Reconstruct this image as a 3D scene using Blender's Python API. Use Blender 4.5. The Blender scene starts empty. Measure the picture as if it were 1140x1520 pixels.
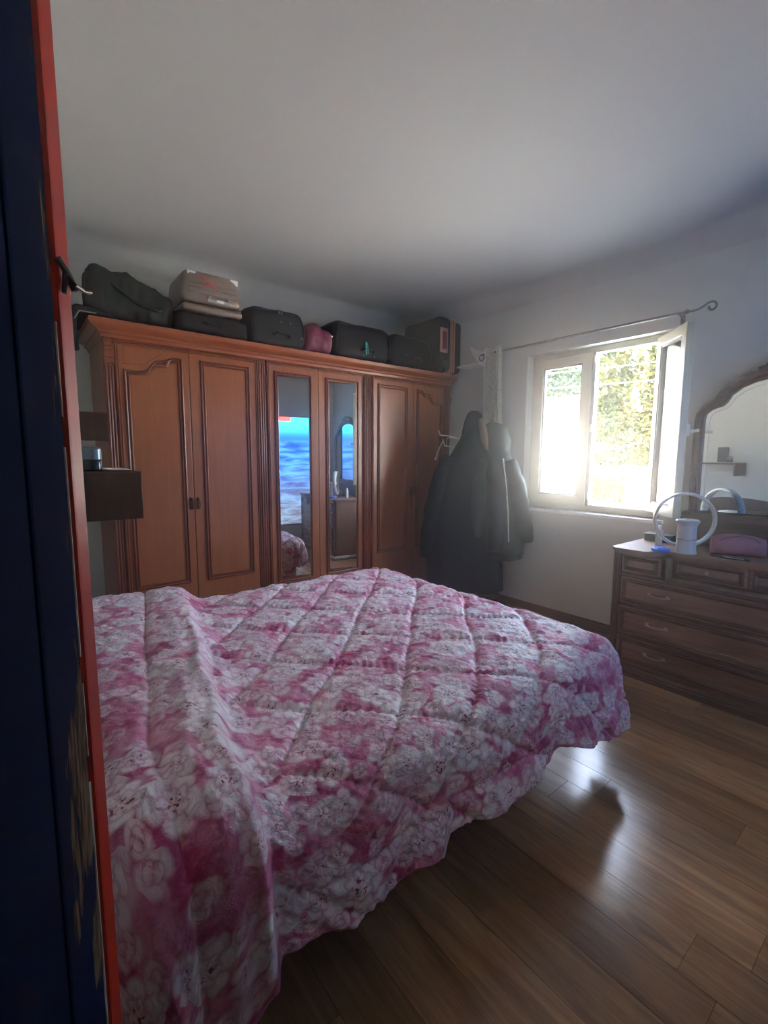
import bpy, bmesh, math, random
from mathutils import Vector, Matrix, noise
R = math.radians
random.seed(7)
S = bpy.context.scene
C = S.collection

# ------------------------------------------------------------------ camera
cd = bpy.data.cameras.new('camera'); cam = bpy.data.objects.new('camera', cd); C.objects.link(cam)
yaw, pitch, roll = R(38.72), R(6.784), R(-0.309)
fwd = Vector((math.sin(yaw)*math.cos(pitch), math.cos(yaw)*math.cos(pitch), -math.sin(pitch)))
rt = Vector((math.cos(yaw), -math.sin(yaw), 0)); dn = fwd.cross(rt)
rgt = rt*math.cos(roll) + dn*math.sin(roll); dwn = -rt*math.sin(roll) + dn*math.cos(roll)
cam.matrix_world = Matrix(((rgt.x, -dwn.x, -fwd.x, 0), (rgt.y, -dwn.y, -fwd.y, 0), (rgt.z, -dwn.z, -fwd.z, 1.45), (0, 0, 0, 1)))
cd.sensor_fit = 'VERTICAL'; cd.sensor_height = 36.0; cd.lens = 691.1/1520*36
cd.clip_start = 0.02; cd.clip_end = 500
S.camera = cam

# ------------------------------------------------------------------ light
SKY, SUN, EXPO = 1.0, 8.5, 4.12
GLARE_DENSITY = 0.042  # density of the added volume that imitates lens glare
w = bpy.data.worlds.new('world'); S.world = w; w.use_nodes = True
nt = w.node_tree; nt.nodes.clear()
sky = nt.nodes.new('ShaderNodeTexSky'); sky.sky_type = 'NISHITA'; sky.sun_disc = False
sky.sun_elevation = R(48); sky.sun_rotation = R(250); sky.air_density = 0.8; sky.dust_density = 6.0
bg = nt.nodes.new('ShaderNodeBackground'); bg.inputs['Strength'].default_value = SKY
wo = nt.nodes.new('ShaderNodeOutputWorld')
cl = nt.nodes.new('ShaderNodeMix'); cl.data_type = 'RGBA'; cl.inputs[0].default_value = 0.52
cl.inputs[7].default_value = (1.0, .985, .93, 1); nt.links.new(sky.outputs[0], cl.inputs[6]); nt.links.new(cl.outputs[2], bg.inputs[0]); nt.links.new(bg.outputs[0], wo.inputs[0])
sl = bpy.data.lights.new('sun', 'SUN'); sl.energy = SUN; sl.angle = R(0.6); sl.color = (1, .94, .84)
so = bpy.data.objects.new('sun', sl); C.objects.link(so)
so.rotation_euler = Vector((0.70, 0.22, -0.75)).to_track_quat('-Z', 'Y').to_euler()
pl_ = bpy.data.lights.new('window_portal', 'AREA'); pl_.shape = 'RECTANGLE'; pl_.size = 1.2; pl_.size_y = 1.3
pl_.cycles.is_portal = True
po = bpy.data.objects.new('window_portal', pl_); C.objects.link(po)
po.location = (3.99, 2.0, 1.7); po.rotation_euler = Vector((-1, 0, 0)).to_track_quat('-Z', 'Y').to_euler()
S.view_settings.view_transform = 'Standard'; S.view_settings.look = 'None'
S.view_settings.exposure = EXPO; S.view_settings.gamma = 1; S.view_settings.use_curve_mapping = False
S.cycles.max_bounces = 14; S.cycles.diffuse_bounces = 8; S.cycles.glossy_bounces = 6; S.cycles.volume_bounces = 4
S.cycles.transparent_max_bounces = 12; S.cycles.sample_clamp_indirect = 8
S.cycles.caustics_reflective = False; S.cycles.caustics_refractive = False

# ------------------------------------------------------------------ materials
def srgb(r, g, b):
    f = lambda c: (c/255/12.92) if c/255 <= .04045 else ((c/255+.055)/1.055)**2.4
    return (f(r), f(g), f(b), 1)

class NT:
    """small helper to write node trees"""
    def __init__(s, name):
        s.m = bpy.data.materials.new(name); s.m.use_nodes = True; s.t = s.m.node_tree
        s.p = s.t.nodes['Principled BSDF']; s.out = s.t.nodes['Material Output']
    def n(s, typ, **kw):
        nd = s.t.nodes.new(typ)
        for k, v in kw.items(): setattr(nd, k, v)
        return nd
    def set(s, inp, v):
        if hasattr(v, 'links') or isinstance(v, bpy.types.NodeSocket): s.t.links.new(v, inp)
        else: inp.default_value = v
    def math(s, op, a, b=0.0, c=None):
        nd = s.n('ShaderNodeMath', operation=op); s.set(nd.inputs[0], a); s.set(nd.inputs[1], b)
        if c is not None: s.set(nd.inputs[2], c)
        return nd.outputs[0]
    def vmath(s, op, a, b=(0, 0, 0)):
        nd = s.n('ShaderNodeVectorMath', operation=op); s.set(nd.inputs[0], a)
        if op == 'SCALE': s.set(nd.inputs[3], b)
        else: s.set(nd.inputs[1], b)
        return nd.outputs[0]
    def mix(s, f, a, b, mode='MIX'):
        nd = s.n('ShaderNodeMix', data_type='RGBA', blend_type=mode)
        s.set(nd.inputs[0], f); s.set(nd.inputs[6], a); s.set(nd.inputs[7], b); return nd.outputs[2]
    def ss(s, v, lo, hi):
        nd = s.n('ShaderNodeMapRange', interpolation_type='SMOOTHSTEP'); s.set(nd.inputs[0], v)
        nd.inputs[1].default_value = lo; nd.inputs[2].default_value = hi; return nd.outputs[0]
    def noise(s, vec, scale, detail=3, rough=.55, dim='3D', dist=0.0):
        nd = s.n('ShaderNodeTexNoise', noise_dimensions=dim); s.set(nd.inputs['Vector'], vec)
        nd.inputs['Scale'].default_value = scale; nd.inputs['Detail'].default_value = detail
        nd.inputs['Roughness'].default_value = rough; nd.inputs['Distortion'].default_value = dist
        return nd.outputs[0]
    def obj(s): return s.n('ShaderNodeTexCoord').outputs['Object']
    def mapv(s, vec, scale=(1, 1, 1), loc=(0, 0, 0), rot=(0, 0, 0)):
        nd = s.n('ShaderNodeMapping'); s.set(nd.inputs[0], vec)
        nd.inputs[1].default_value = loc; nd.inputs[2].default_value = rot; nd.inputs[3].default_value = scale
        return nd.outputs[0]
    def bump(s, h, strength=.3, dist=.01):
        nd = s.n('ShaderNodeBump'); s.set(nd.inputs['Height'], h); nd.inputs['Strength'].default_value = strength
        nd.inputs['Distance'].default_value = dist; s.t.links.new(nd.outputs[0], s.p.inputs['Normal'])
    def base(s, v): s.set(s.p.inputs['Base Color'], v)
    def rough(s, v): s.set(s.p.inputs['Roughness'], v)
    def rnd(s): return s.n('ShaderNodeObjectInfo').outputs['Random']

def mottled(name, col, rough=.6, var=.12, scale=12, bump=.0, bscale=60, metal=0.0, spec=.5, coat=0.0):
    k = NT(name); o = k.obj(); nz = k.noise(o, scale, 4)
    a = tuple(c*(1-var) for c in col[:3])+(1,); b = tuple(min(1, c*(1+var)) for c in col[:3])+(1,)
    k.base(k.mix(nz, a, b)); k.rough(rough); k.p.inputs['Metallic'].default_value = metal
    k.p.inputs['Specular IOR Level'].default_value = spec; k.p.inputs['Coat Weight'].default_value = coat
    if bump: k.bump(k.noise(o, bscale, 3), bump, .004)
    return k.m

def wood(name, dark, light, axis='Z', rough=.38, coat=.15, scale=1.0):
    k = NT(name); o = k.obj()
    st = {'Z': (22, 22, 1.6), 'X': (1.6, 22, 22), 'Y': (22, 1.6, 22)}[axis]
    v = k.mapv(o, tuple(a*scale for a in st))
    rv = k.vmath('ADD', v, k.vmath('SCALE', (13.1, 7.7, 3.3), k.rnd()))
    g = k.noise(rv, 1.0, 5, .6, dist=1.2); f = k.noise(rv, 6.0, 3, .5)
    t = k.math('ADD', k.math('MULTIPLY', g, .75), k.math('MULTIPLY', f, .25))
    k.base(k.mix(k.ss(t, .3, .7), dark, light)); k.rough(rough)
    k.p.inputs['Coat Weight'].default_value = coat; k.p.inputs['Coat Roughness'].default_value = .25
    k.bump(f, .06, .002)
    return k.m

def floor_mat():
    k = NT('laminate_oak'); o = k.obj(); r = k.rnd()
    v = k.vmath('ADD', k.mapv(o, (16, 1.3, 1)), k.vmath('SCALE', (31.7, 17.3, 9.1), r))
    g = k.noise(v, 1.0, 6, .62, dist=1.5); fine = k.noise(v, 7, 3, .6)
    kn = k.ss(k.noise(k.vmath('ADD', k.mapv(o, (7, 2.5, 1)), k.vmath('SCALE', (5.7, 27.3, 1.1), r)), 1.0, 2), .66, .74)
    t = k.math('ADD', k.math('MULTIPLY', g, .7), k.math('MULTIPLY', fine, .3))
    c1 = k.mix(k.ss(t, .3, .72), srgb(140, 100, 66), srgb(196, 152, 108))
    c1 = k.mix(k.math('MULTIPLY', kn, .5), c1, srgb(60, 38, 22))
    tone = k.mix(r, (.62, .58, .54, 1), (1.2, 1.17, 1.12, 1))
    k.base(k.mix(1.0, c1, tone, 'MULTIPLY')); k.rough(k.math('ADD', .13, k.math('MULTIPLY', fine, .1)))
    k.p.inputs['Specular IOR Level'].default_value = .5
    k.bump(fine, .04, .002)
    return k.m

def paint_wall(name, col):
    k = NT(name); o = k.obj()
    a = k.noise(o, 1.3, 4); b = k.noise(o, 55, 3)
    k.base(k.mix(a, tuple(c*.94 for c in col[:3])+(1,), col)); k.rough(.9)
    k.bump(k.math('ADD', k.math('MULTIPLY', a, .6), k.math('MULTIPLY', b, .4)), .12, .01)
    return k.m

def fabric_floral():
    k = NT('floral_cotton'); uv = k.n('ShaderNodeUVMap').outputs[0]
    warp = k.vmath('SUBTRACT', k.n('ShaderNodeTexNoise', noise_dimensions='3D').outputs[1], (.5, .5, .5))
    wn = warp.node.inputs[0].links[0].from_node; k.set(wn.inputs['Vector'], uv); wn.inputs['Scale'].default_value = 14
    u2 = k.vmath('ADD', uv, k.vmath('SCALE', warp, .022))
    n1 = k.noise(uv, 7, 4, .6); n2 = k.noise(uv, 26, 4, .6)
    bgc = k.mix(k.ss(n1, .38, .62), srgb(196, 56, 116), srgb(234, 150, 180))
    bgc = k.mix(k.ss(n2, .5, .75), bgc, srgb(228, 176, 188))
    def flower(scale, off, petals, size, warp_, sharp=.10):
        wv = k.vmath('SCALE', k.vmath('SUBTRACT', k.n('ShaderNodeTexNoise').outputs[1], (.5, .5, .5)), warp_)
        nn = wv.node.inputs[0].links[0].from_node.inputs[0].links[0].from_node
        k.set(nn.inputs['Vector'], uv); nn.inputs['Scale'].default_value = scale*1.5; nn.inputs['Detail'].default_value = 3
        v = k.vmath('ADD', k.vmath('SCALE', k.vmath('ADD', uv, wv), scale), off)
        vo = k.n('ShaderNodeTexVoronoi', voronoi_dimensions='2D', feature='F1'); k.set(vo.inputs['Vector'], v)
        vo.inputs['Scale'].default_value = 1; vo.inputs['Randomness'].default_value = 1.0
        d = k.vmath('SUBTRACT', v, vo.outputs['Position'])
        sp = k.n('ShaderNodeSeparateXYZ'); k.set(sp.inputs[0], d)
        sc = k.n('ShaderNodeSeparateColor'); k.set(sc.inputs[0], vo.outputs['Color'])
        ang = k.math('ARCTAN2', sp.outputs[1], sp.outputs[0])
        ph = k.math('ADD', k.math('MULTIPLY', ang, petals/2), k.math('MULTIPLY', sc.outputs[0], 6.28))
        ca = k.math('ABSOLUTE', k.math('COSINE', ph))
        rr = k.math('MULTIPLY', size, k.math('ADD', .70, k.math('MULTIPLY', k.math('POWER', ca, .6), .30)))
        rr = k.math('MULTIPLY', rr, k.math('ADD', .62, k.math('MULTIPLY', sc.outputs[1], .55)))
        q = k.math('DIVIDE', vo.outputs['Distance'], rr)
        m = k.math('SUBTRACT', 1.0, k.ss(q, 1.0-sharp, 1.0+sharp))
        # two whorls of petals, each with a drawn outline
        jit = k.math('MULTIPLY', k.math('SUBTRACT', n2, .5), .5)
        ca2 = k.math('ABSOLUTE', k.math('COSINE', k.math('ADD', ph, 1.1)))
        qi = k.math('MULTIPLY', .60, k.math('ADD', .68, k.math('MULTIPLY', k.math('POWER', ca2, .6), .32)))
        inn = k.math('SUBTRACT', 1.0, k.ss(k.math('SUBTRACT', q, qi), -.05, .05))
        pc = k.math('ADD', k.math('MULTIPLY', inn, ca2), k.math('MULTIPLY', k.math('SUBTRACT', 1.0, inn), ca))
        shade = k.ss(k.math('ADD', k.math('ADD', k.math('MULTIPLY', pc, .7), k.math('MULTIPLY', q, .35)), jit), .15, .95)
        l1 = k.math('SUBTRACT', 1.0, k.ss(k.math('ABSOLUTE', k.math('SUBTRACT', q, qi)), .02, .09))
        l2 = k.math('MULTIPLY', k.math('SUBTRACT', 1.0, k.ss(k.math('ADD', pc, k.math('MULTIPLY', jit, .5)), .04, .22)), k.ss(q, .12, .3))
        l3 = k.math('MULTIPLY', k.ss(q, .86, .98), .8)
        line = k.math('MAXIMUM', k.math('MAXIMUM', l1, l2), l3)
        dots = k.math('MULTIPLY', k.math('SUBTRACT', 1.0, k.ss(q, .26, .40)), k.ss(k.noise(v, 15, 2), .54, .60))
        return m, shade, line, dots, sc.outputs[2]
    # pale leaves
    m, sh_, ln, dt, rn = flower(13.0, (3.3, 7.1, 0), 2, .52, .016, .16)
    c = k.mix(k.math('MULTIPLY', m, k.ss(rn, .15, .5)), bgc, k.mix(sh_, srgb(224, 158, 182), srgb(244, 214, 222)))
    c = k.mix(k.math('MULTIPLY', k.math('MULTIPLY', m, ln), .35), c, srgb(172, 80, 118))
    # middle blossoms
    m, sh_, ln, dt, rn = flower(9.0, (9.7, 1.9, 0), 5, .52, .017, .13)
    keep = k.math('MULTIPLY', m, k.ss(rn, .22, .30))
    c = k.mix(k.math('MULTIPLY', keep, .92), c, k.mix(sh_, srgb(236, 188, 204), srgb(250, 236, 238)))
    c = k.mix(k.math('MULTIPLY', k.math('MULTIPLY', keep, ln), .34), c, srgb(182, 92, 122))
    c = k.mix(k.math('MULTIPLY', keep, dt), c, srgb(150, 48, 88))
    # large roses
    m, sh_, ln, dt, rn = flower(5.6, (0.2, 4.4, 0), 6, .50, .020, .10)
    keep = k.math('MULTIPLY', m, k.ss(rn, .30, .36))
    c = k.mix(k.math('MULTIPLY', keep, .94), c, k.mix(sh_, srgb(240, 202, 212), srgb(252, 244, 244)))
    c = k.mix(k.math('MULTIPLY', k.math('MULTIPLY', keep, ln), .34), c, srgb(184, 100, 128))
    c = k.mix(k.math('MULTIPLY', keep, dt), c, srgb(146, 46, 84))
    # watercolour washes of magenta over everything
    c = k.mix(k.math('MULTIPLY', k.ss(k.noise(uv, 4.2, 3, .55), .54, .70), .50), c, srgb(194, 62, 118))
    k.base(c); k.rough(.42)
    k.p.inputs['Sheen Weight'].default_value = .25; k.p.inputs['Sheen Roughness'].default_value = .4
    k.bump(k.math('ADD', k.noise(uv, 45, 4, .6, dist=1.5), k.noise(uv, 16, 3)), .6, .012)
    return k.m

def worn_blue():
    k = NT('old_blue_door_paint'); o = k.obj()
    sp = k.n('ShaderNodeSeparateXYZ'); k.set(sp.inputs[0], o)
    n = k.noise(k.mapv(o, (30, 30, 9)), 1.0, 5, .65)
    # wear: strongest beside the lock (z .65 - .95) and along the free edge
    zz = sp.outputs[2]; yy = sp.outputs[1]
    lock = k.math('MULTIPLY', k.ss(zz, .87, .92), k.math('SUBTRACT', 1.0, k.ss(zz, 1.11, 1.17)))
    low = k.math('MULTIPLY', k.ss(zz, .70, .74), k.math('SUBTRACT', 1.0, k.ss(zz, .79, .83)))
    edge = k.ss(yy, .68, .775); wide = k.ss(yy, .54, .62)
    wv = k.math('ADD', k.math('MULTIPLY', edge, .22), k.math('MULTIPLY', k.math('MULTIPLY', k.math('ADD', lock, k.math('MULTIPLY', low, k.ss(yy, .64, .72))), wide), .36))
    worn = k.ss(k.math('ADD', n, wv), .77, .80)
    bare = k.mix(k.ss(k.noise(k.mapv(o, (60, 60, 14)), 1.0, 4), .35, .65), srgb(34, 25, 19), srgb(120, 98, 72))
    blue = k.mix(k.noise(o, 6, 3), srgb(2, 11, 36), srgb(3, 24, 58))
    k.base(k.mix(worn, blue, bare)); k.rough(.8); k.p.inputs['Specular IOR Level'].default_value = .04
    k.bump(k.math('SUBTRACT', k.math('MULTIPLY', k.noise(o, 40, 3), .2), worn), .35, .004)
    return k.m

def worn_red():
    k = NT('red_door_paint'); o = k.obj()
    n = k.noise(k.mapv(o, (40, 40, 8)), 1.0, 5, .65)
    worn = k.ss(n, .68, .71)
    k.base(k.mix(worn, k.mix(k.noise(o, 9, 3), srgb(178, 36, 16), srgb(204, 56, 28)), srgb(110, 84, 60))); k.rough(.38)
    k.p.inputs['Coat Weight'].default_value = .06; k.p.inputs['Coat Roughness'].default_value = .12
    k.bump(n, .12, .003)
    return k.m

def sea_screen():
    k = NT('screen_sea'); o = k.obj(); sp = k.n('ShaderNodeSeparateXYZ'); k.set(sp.inputs[0], o)
    z = k.math('ADD', sp.outputs[2], .5); x = sp.outputs[0]
    wv = k.noise(k.mapv(o, (2.2, 1, 13)), 1.0, 5, .6, dist=.6)
    deep = k.mix(k.ss(wv, .35, .65), (.01, .05, .30, 1), (.07, .26, .62, 1))
    foam = k.mix(k.ss(wv, .38, .66), (.08, .08, .11, 1), (.16, .25, .38, 1))
    t = k.math('ADD', z, k.math('MULTIPLY', k.math('SUBTRACT', wv, .5), .4))
    sea = k.mix(k.ss(t, .5, 1.45), foam, deep)
    skyc = k.mix(k.ss(z, 1.72, 1.98), (.02, .13, .62, 1), (.06, .62, .95, 1))
    c = k.mix(k.ss(z, 1.66, 1.72), sea, skyc)
    ban = k.math('MULTIPLY', k.ss(z, 1.995, 2.0), k.math('SUBTRACT', 1.0, k.ss(x, .16, .17)))
    c = k.mix(ban, c, k.mix(k.ss(x, .16, .17), (.9, .12, .08, 1), (.05, .6, .5, 1)))
    e = k.n('ShaderNodeEmission'); k.set(e.inputs[0], c); e.inputs[1].default_value = 0.22
    k.t.links.new(e.outputs[0], k.out.inputs[0]); return k.m

def glass_mat():
    k = NT('window_glass')
    g = k.n('ShaderNodeBsdfGlossy'); g.inputs['Roughness'].default_value = .02
    tr = k.n('ShaderNodeBsdfTransparent'); tr.inputs[0].default_value = (.93, .96, .95, 1)
    fr = k.n('ShaderNodeFresnel'); fr.inputs[0].default_value = 1.5
    mx = k.n('ShaderNodeMixShader'); k.set(mx.inputs[0], fr.outputs[0])
    k.t.links.new(tr.outputs[0], mx.inputs[1]); k.t.links.new(g.outputs[0], mx.inputs[2])
    k.t.links.new(mx.outputs[0], k.out.inputs[0]); return k.m

def sheer_mat():
    k = NT('sheer_curtain'); o = k.obj()
    d = k.n('ShaderNodeBsdfDiffuse'); tl = k.n('ShaderNodeBsdfTranslucent')
    vo = k.n('ShaderNodeTexVoronoi'); k.set(vo.inputs['Vector'], k.mapv(o, (14, 14, 9)))
    col = k.mix(k.ss(vo.outputs['Distance'], .25, .5), srgb(206, 203, 190), srgb(226, 224, 212))
    k.set(d.inputs[0], col); k.set(tl.inputs[0], col)
    mx = k.n('ShaderNodeMixShader'); mx.inputs[0].default_value = .4
    k.t.links.new(d.outputs[0], mx.inputs[1]); k.t.links.new(tl.outputs[0], mx.inputs[2])
    k.t.links.new(mx.outputs[0], k.out.inputs[0]); return k.m

def leaf_mat(name, c1, c2, trans=.5):
    k = NT(name); r = k.noise(k.obj(), 2.3, 3)
    col = k.mix(k.ss(r, .35, .65), c1, c2)
    d = k.n('ShaderNodeBsdfDiffuse'); tl = k.n('ShaderNodeBsdfTranslucent')
    k.set(d.inputs[0], col); k.set(tl.inputs[0], col)
    mx = k.n('ShaderNodeMixShader'); mx.inputs[0].default_value = trans
    k.t.links.new(d.outputs[0], mx.inputs[1]); k.t.links.new(tl.outputs[0], mx.inputs[2])
    k.t.links.new(mx.outputs[0], k.out.inputs[0]); return k.m

M = {}
M['wall'] = paint_wall('white_wall_paint', (.64, .66, .62, 1))
M['ceiling'] = paint_wall('ceiling_paint', (.60, .60, .57, 1))
M['floor'] = floor_mat()
M['subfloor'] = mottled('subfloor', (.05, .035, .025, 1))
M['door_panel'] = wood('cherry_panel', srgb(148, 86, 50), srgb(164, 98, 60), 'Z', .34, .25)
M['cherry'] = wood('cherry_frame', srgb(124, 67, 42), srgb(146, 82, 52), 'Z', .34, .25)
M['cherry_h'] = wood('cherry_cornice', srgb(136, 70, 42), srgb(164, 90, 56), 'X', .34, .25)
M['cherry_dark'] = wood('cherry_moulding', srgb(104, 50, 31), srgb(138, 72, 46), 'Z', .32, .3)
M['dresser'] = wood('walnut_dresser', srgb(116, 84, 64), srgb(150, 114, 90), 'Y', .42, .15)
M['dresser_dark'] = wood('walnut_moulding', srgb(82, 57, 43), srgb(116, 84, 65), 'Y', .38, .2)
M['shelf'] = wood('dark_walnut_veneer', srgb(52, 34, 24), srgb(86, 58, 42), 'Z', .5, .0)
M['floral'] = fabric_floral()
M['white_cloth'] = mottled('white_cotton', (.7, .68, .68, 1), .8)
M['mattress'] = mottled('mattress_ticking', (.62, .6, .58, 1), .85)
M['blue'] = worn_blue(); M['red'] = worn_red()
M['iron'] = mottled('dark_iron', (.09, .085, .08, 1), .45, metal=.7)
M['rod'] = mottled('grey_iron_rod', (.20, .20, .19, 1), .5, metal=.5)
M['latch'] = mottled('tarnished_latch', (.16, .14, .12, 1), .4, metal=.5)
M['brass'] = mottled('aged_brass', (.10, .055, .03, 1), .35, metal=.9)
M['steel'] = mottled('old_steel', (.42, .40, .37, 1), .38, metal=.6)
M['pvc'] = mottled('cream_window_frame', (.50, .50, .38, 1), .4, .05)
M['gasket'] = mottled('grey_gasket', (.26, .28, .27, 1), .6)
M['sill'] = mottled('white_sill_stone', (.8, .82, .84, 1), .3, .06)
M['glass'] = glass_mat(); M['sheer'] = sheer_mat()
k = NT('silvered_mirror'); k.base((.86, .88, .88, 1)); k.p.inputs['Metallic'].default_value = 1; k.rough(0.0); M['mirror'] = k.m
M['screen'] = sea_screen()
M['black_plastic'] = mottled('black_plastic', (.02, .02, .022, 1), .4)
M['black_nylon'] = mottled('black_nylon', (.006, .0065, .008, 1), .75, .3, 30, .25, 220, spec=.25)
M['green_nylon'] = mottled('dark_green_nylon', (.010, .015, .011, 1), .65, .3, 12, .3, 120, spec=.3)
M['burgundy'] = mottled('burgundy_nylon', (.16, .014, .045, 1), .55, .2, 20, .2, 150)
M['champagne'] = mottled('champagne_shell', (.30, .23, .18, 1), .32, .06, 8, 0, metal=.35)
M['copper'] = mottled('copper_trim', (.58, .27, .17, 1), .45, .1, 20, metal=.2)
M['white_label'] = mottled('white_label', (.86, .86, .84, 1), .5)
M['pull'] = mottled('dull_bronze_pull', (.40, .33, .26, 1), .35, metal=.5)
M['red_tag'] = mottled('red_strap', (.75, .06, .08, 1), .5)
M['teal'] = mottled('teal_tag', (.02, .38, .34, 1), .5)
M['coat'] = mottled('charcoal_navy_wool', (.010, .015, .020, 1), .9, .25, 30, .3, 180, spec=.2)
M['jacket'] = mottled('slate_jacket_shell', (.014, .020, .023, 1), .6, .2, 20, .2, 120, spec=.3)
M['fur'] = mottled('brown_fur_trim', (.11, .075, .055, 1), .95, .4, 60, .8, 120)
M['white_metal'] = mottled('white_enamel', (.75, .75, .74, 1), .4)
M['fan'] = mottled('white_plastic', (.50, .51, .48, 1), .3, .04)
M['blue_lid'] = mottled('blue_plastic', (.03, .16, .75, 1), .35)
M['pink'] = mottled('pink_fabric', (.42, .15, .165, 1), .75, .15, 25, .3, 200)
M['pink_band'] = mottled('dark_pink_piping', (.22, .08, .10, 1), .6)
M['box_dark'] = mottled('dark_card_box', (.05, .06, .065, 1), .6)
M['amber'] = mottled('amber_liquid', (.62, .42, .06, 1), .25)
M['clear'] = mottled('pale_bottle', (.62, .66, .64, 1), .15)
M['plaster_out'] = mottled('sunlit_render', (.55, .54, .52, 1), .9, .05)
M['roof_tile'] = mottled('terracotta', (.22, .075, .03, 1), .8, .25, 6)
M['ground'] = mottled('pale_gravel', (.50, .49, .46, 1), .95, .15, 3)
M['bark'] = mottled('grey_bark', (.20, .16, .11, 1), .9, .3, 8, .5, 20)
M['leaf'] = leaf_mat('yellow_green_leaves', (.013, .022, .007, 1), (.032, .034, .006, 1))
M['leaf_dark'] = leaf_mat('green_leaves', (.010, .024, .018, 1), (.020, .038, .020, 1), .35)
M['hedge'] = leaf_mat('yellow_hedge', (.06, .052, .003, 1), (.085, .065, .004, 1), .4)
M['jar'] = mottled('dark_jar', (.016, .022, .028, 1), .2)
M['jar_cap'] = mottled('grey_blue_cap', (.18, .24, .28, 1), .3, metal=.4)

# ------------------------------------------------------------------ geometry helpers
class MB:
    def __init__(s): s.bm = bmesh.new()
    def box(s, x0, x1, y0, y1, z0, z1, bev=0.0, seg=2):
        r = bmesh.ops.create_cube(s.bm, size=1)
        for v in r['verts']:
            v.co = Vector(((x0+x1)/2+v.co.x*(x1-x0), (y0+y1)/2+v.co.y*(y1-y0), (z0+z1)/2+v.co.z*(z1-z0)))
        if bev:
            es = list({e for v in r['verts'] for e in v.link_edges})
            b = min(bev, .49*min(abs(x1-x0), abs(y1-y0), abs(z1-z0)))
            bmesh.ops.bevel(s.bm, geom=es, offset=b, segments=seg, profile=.5, affect='EDGES', clamp_overlap=True)
        return s
    def rings(s, rings, closed=True, cap=True):
        """loft rings of equal point count"""
        vs = [[s.bm.verts.new(p) for p in r] for r in rings]; n = len(vs[0])
        for a, b in zip(vs, vs[1:]):
            for i in range(n if closed else n-1):
                j = (i+1) % n
                try: s.bm.faces.new((a[i], a[j], b[j], b[i]))
                except ValueError: pass
        if cap and closed:
            s.bm.faces.new(list(reversed(vs[0]))); s.bm.faces.new(vs[-1])
        return s
    def tube(s, pts, rad, n=8, cap=True):
        pts = [Vector(p) for p in pts]; rs = rad if isinstance(rad, (list, tuple)) else [rad]*len(pts)
        rings = []; up = None
        for i, p in enumerate(pts):
            t = (pts[min(i+1, len(pts)-1)]-pts[max(i-1, 0)]).normalized()
            if up is None:
                up = Vector((0, 0, 1)) if abs(t.z) < .9 else Vector((1, 0, 0))
            a = (up - t*up.dot(t)).normalized(); b = t.cross(a); up = a
            rings.append([p+(a*math.cos(2*math.pi*q/n)+b*math.sin(2*math.pi*q/n))*rs[i] for q in range(n)])
        return s.rings(rings, True, cap)
    def lathe(s, prof, c=(0, 0, 0), n=24):
        c = Vector(c)
        return s.rings([[c+Vector((r*math.cos(2*math.pi*q/n), r*math.sin(2*math.pi*q/n), z)) for q in range(n)] for r, z in prof])
    def sweep(s, path, prof, plane, closed=True):
        """mitred sweep: path of 2D points in a plane; prof = [(inward offset, depth)]; plane(u,v,d)->Vector"""
        n = len(path); P = [Vector(p) for p in path]; strips = []
        for i in range(n):
            if closed: a, b = P[i-1], P[(i+1) % n]
            else: a, b = P[max(i-1, 0)], P[min(i+1, n-1)]
            d1 = (P[i]-a); d2 = (b-P[i])
            if d1.length < 1e-7: d1 = d2
            if d2.length < 1e-7: d2 = d1
            d1.normalize(); d2.normalize()
            n1 = Vector((-d1.y, d1.x)); n2 = Vector((-d2.y, d2.x)); m = (n1+n2)
            m = m/max(.25, m.length_squared/2) if m.length > 1e-6 else n1
            strips.append([plane(P[i].x+m.x*o, P[i].y+m.y*o, d) for o, d in prof])
        if closed: strips.append(strips[0])
        vs = [[s.bm.verts.new(p) for p in r] for r in strips]
        for a, b in zip(vs, vs[1:]):
            for i in range(len(prof)-1): s.bm.faces.new((a[i], a[i+1], b[i+1], b[i]))
        if not closed:
            for r in (vs[0], vs[-1]):
                if len(r) > 2: s.bm.faces.new(r)
        return s
    def prism(s, poly, plane, d0, d1):
        """extrude 2D polygon between depths"""
        a = [s.bm.verts.new(plane(u, v, d0)) for u, v in poly]; b = [s.bm.verts.new(plane(u, v, d1)) for u, v in poly]
        n = len(poly)
        for i in range(n): s.bm.faces.new((a[i], a[(i+1) % n], b[(i+1) % n], b[i]))
        s.bm.faces.new(list(reversed(a))); s.bm.faces.new(b)
        return s
    def quad(s, *p): s.bm.faces.new([s.bm.verts.new(q) for q in p]); return s
    def xform(s, mat): bmesh.ops.transform(s.bm, matrix=mat, verts=s.bm.verts); return s

def root_loc(o):
    v = Vector((0, 0, 0))
    while o: v += o.location; o = o.parent
    return v

def obj(name, mb, mat, parent=None, smooth=False, base=None, label=None):
    """ONE mesh object; vertices are given in world coordinates"""
    bmesh.ops.remove_doubles(mb.bm, verts=mb.bm.verts, dist=1e-6)
    bmesh.ops.recalc_face_normals(mb.bm, faces=mb.bm.faces)
    org = root_loc(parent) if parent else Vector(base or (0, 0, 0))
    bmesh.ops.translate(mb.bm, vec=-org, verts=mb.bm.verts)
    me = bpy.data.meshes.new(name); mb.bm.to_mesh(me); mb.bm.free()
    if smooth:
        for p in me.polygons: p.use_smooth = True
        if smooth != 'all':
            try: me.set_sharp_from_angle(angle=R(35))
            except Exception: pass
    me.materials.append(mat)
    o = bpy.data.objects.new(name, me); C.objects.link(o)
    if parent: o.parent = parent
    else: o.location = org
    if label: o['label'] = label
    return o

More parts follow.
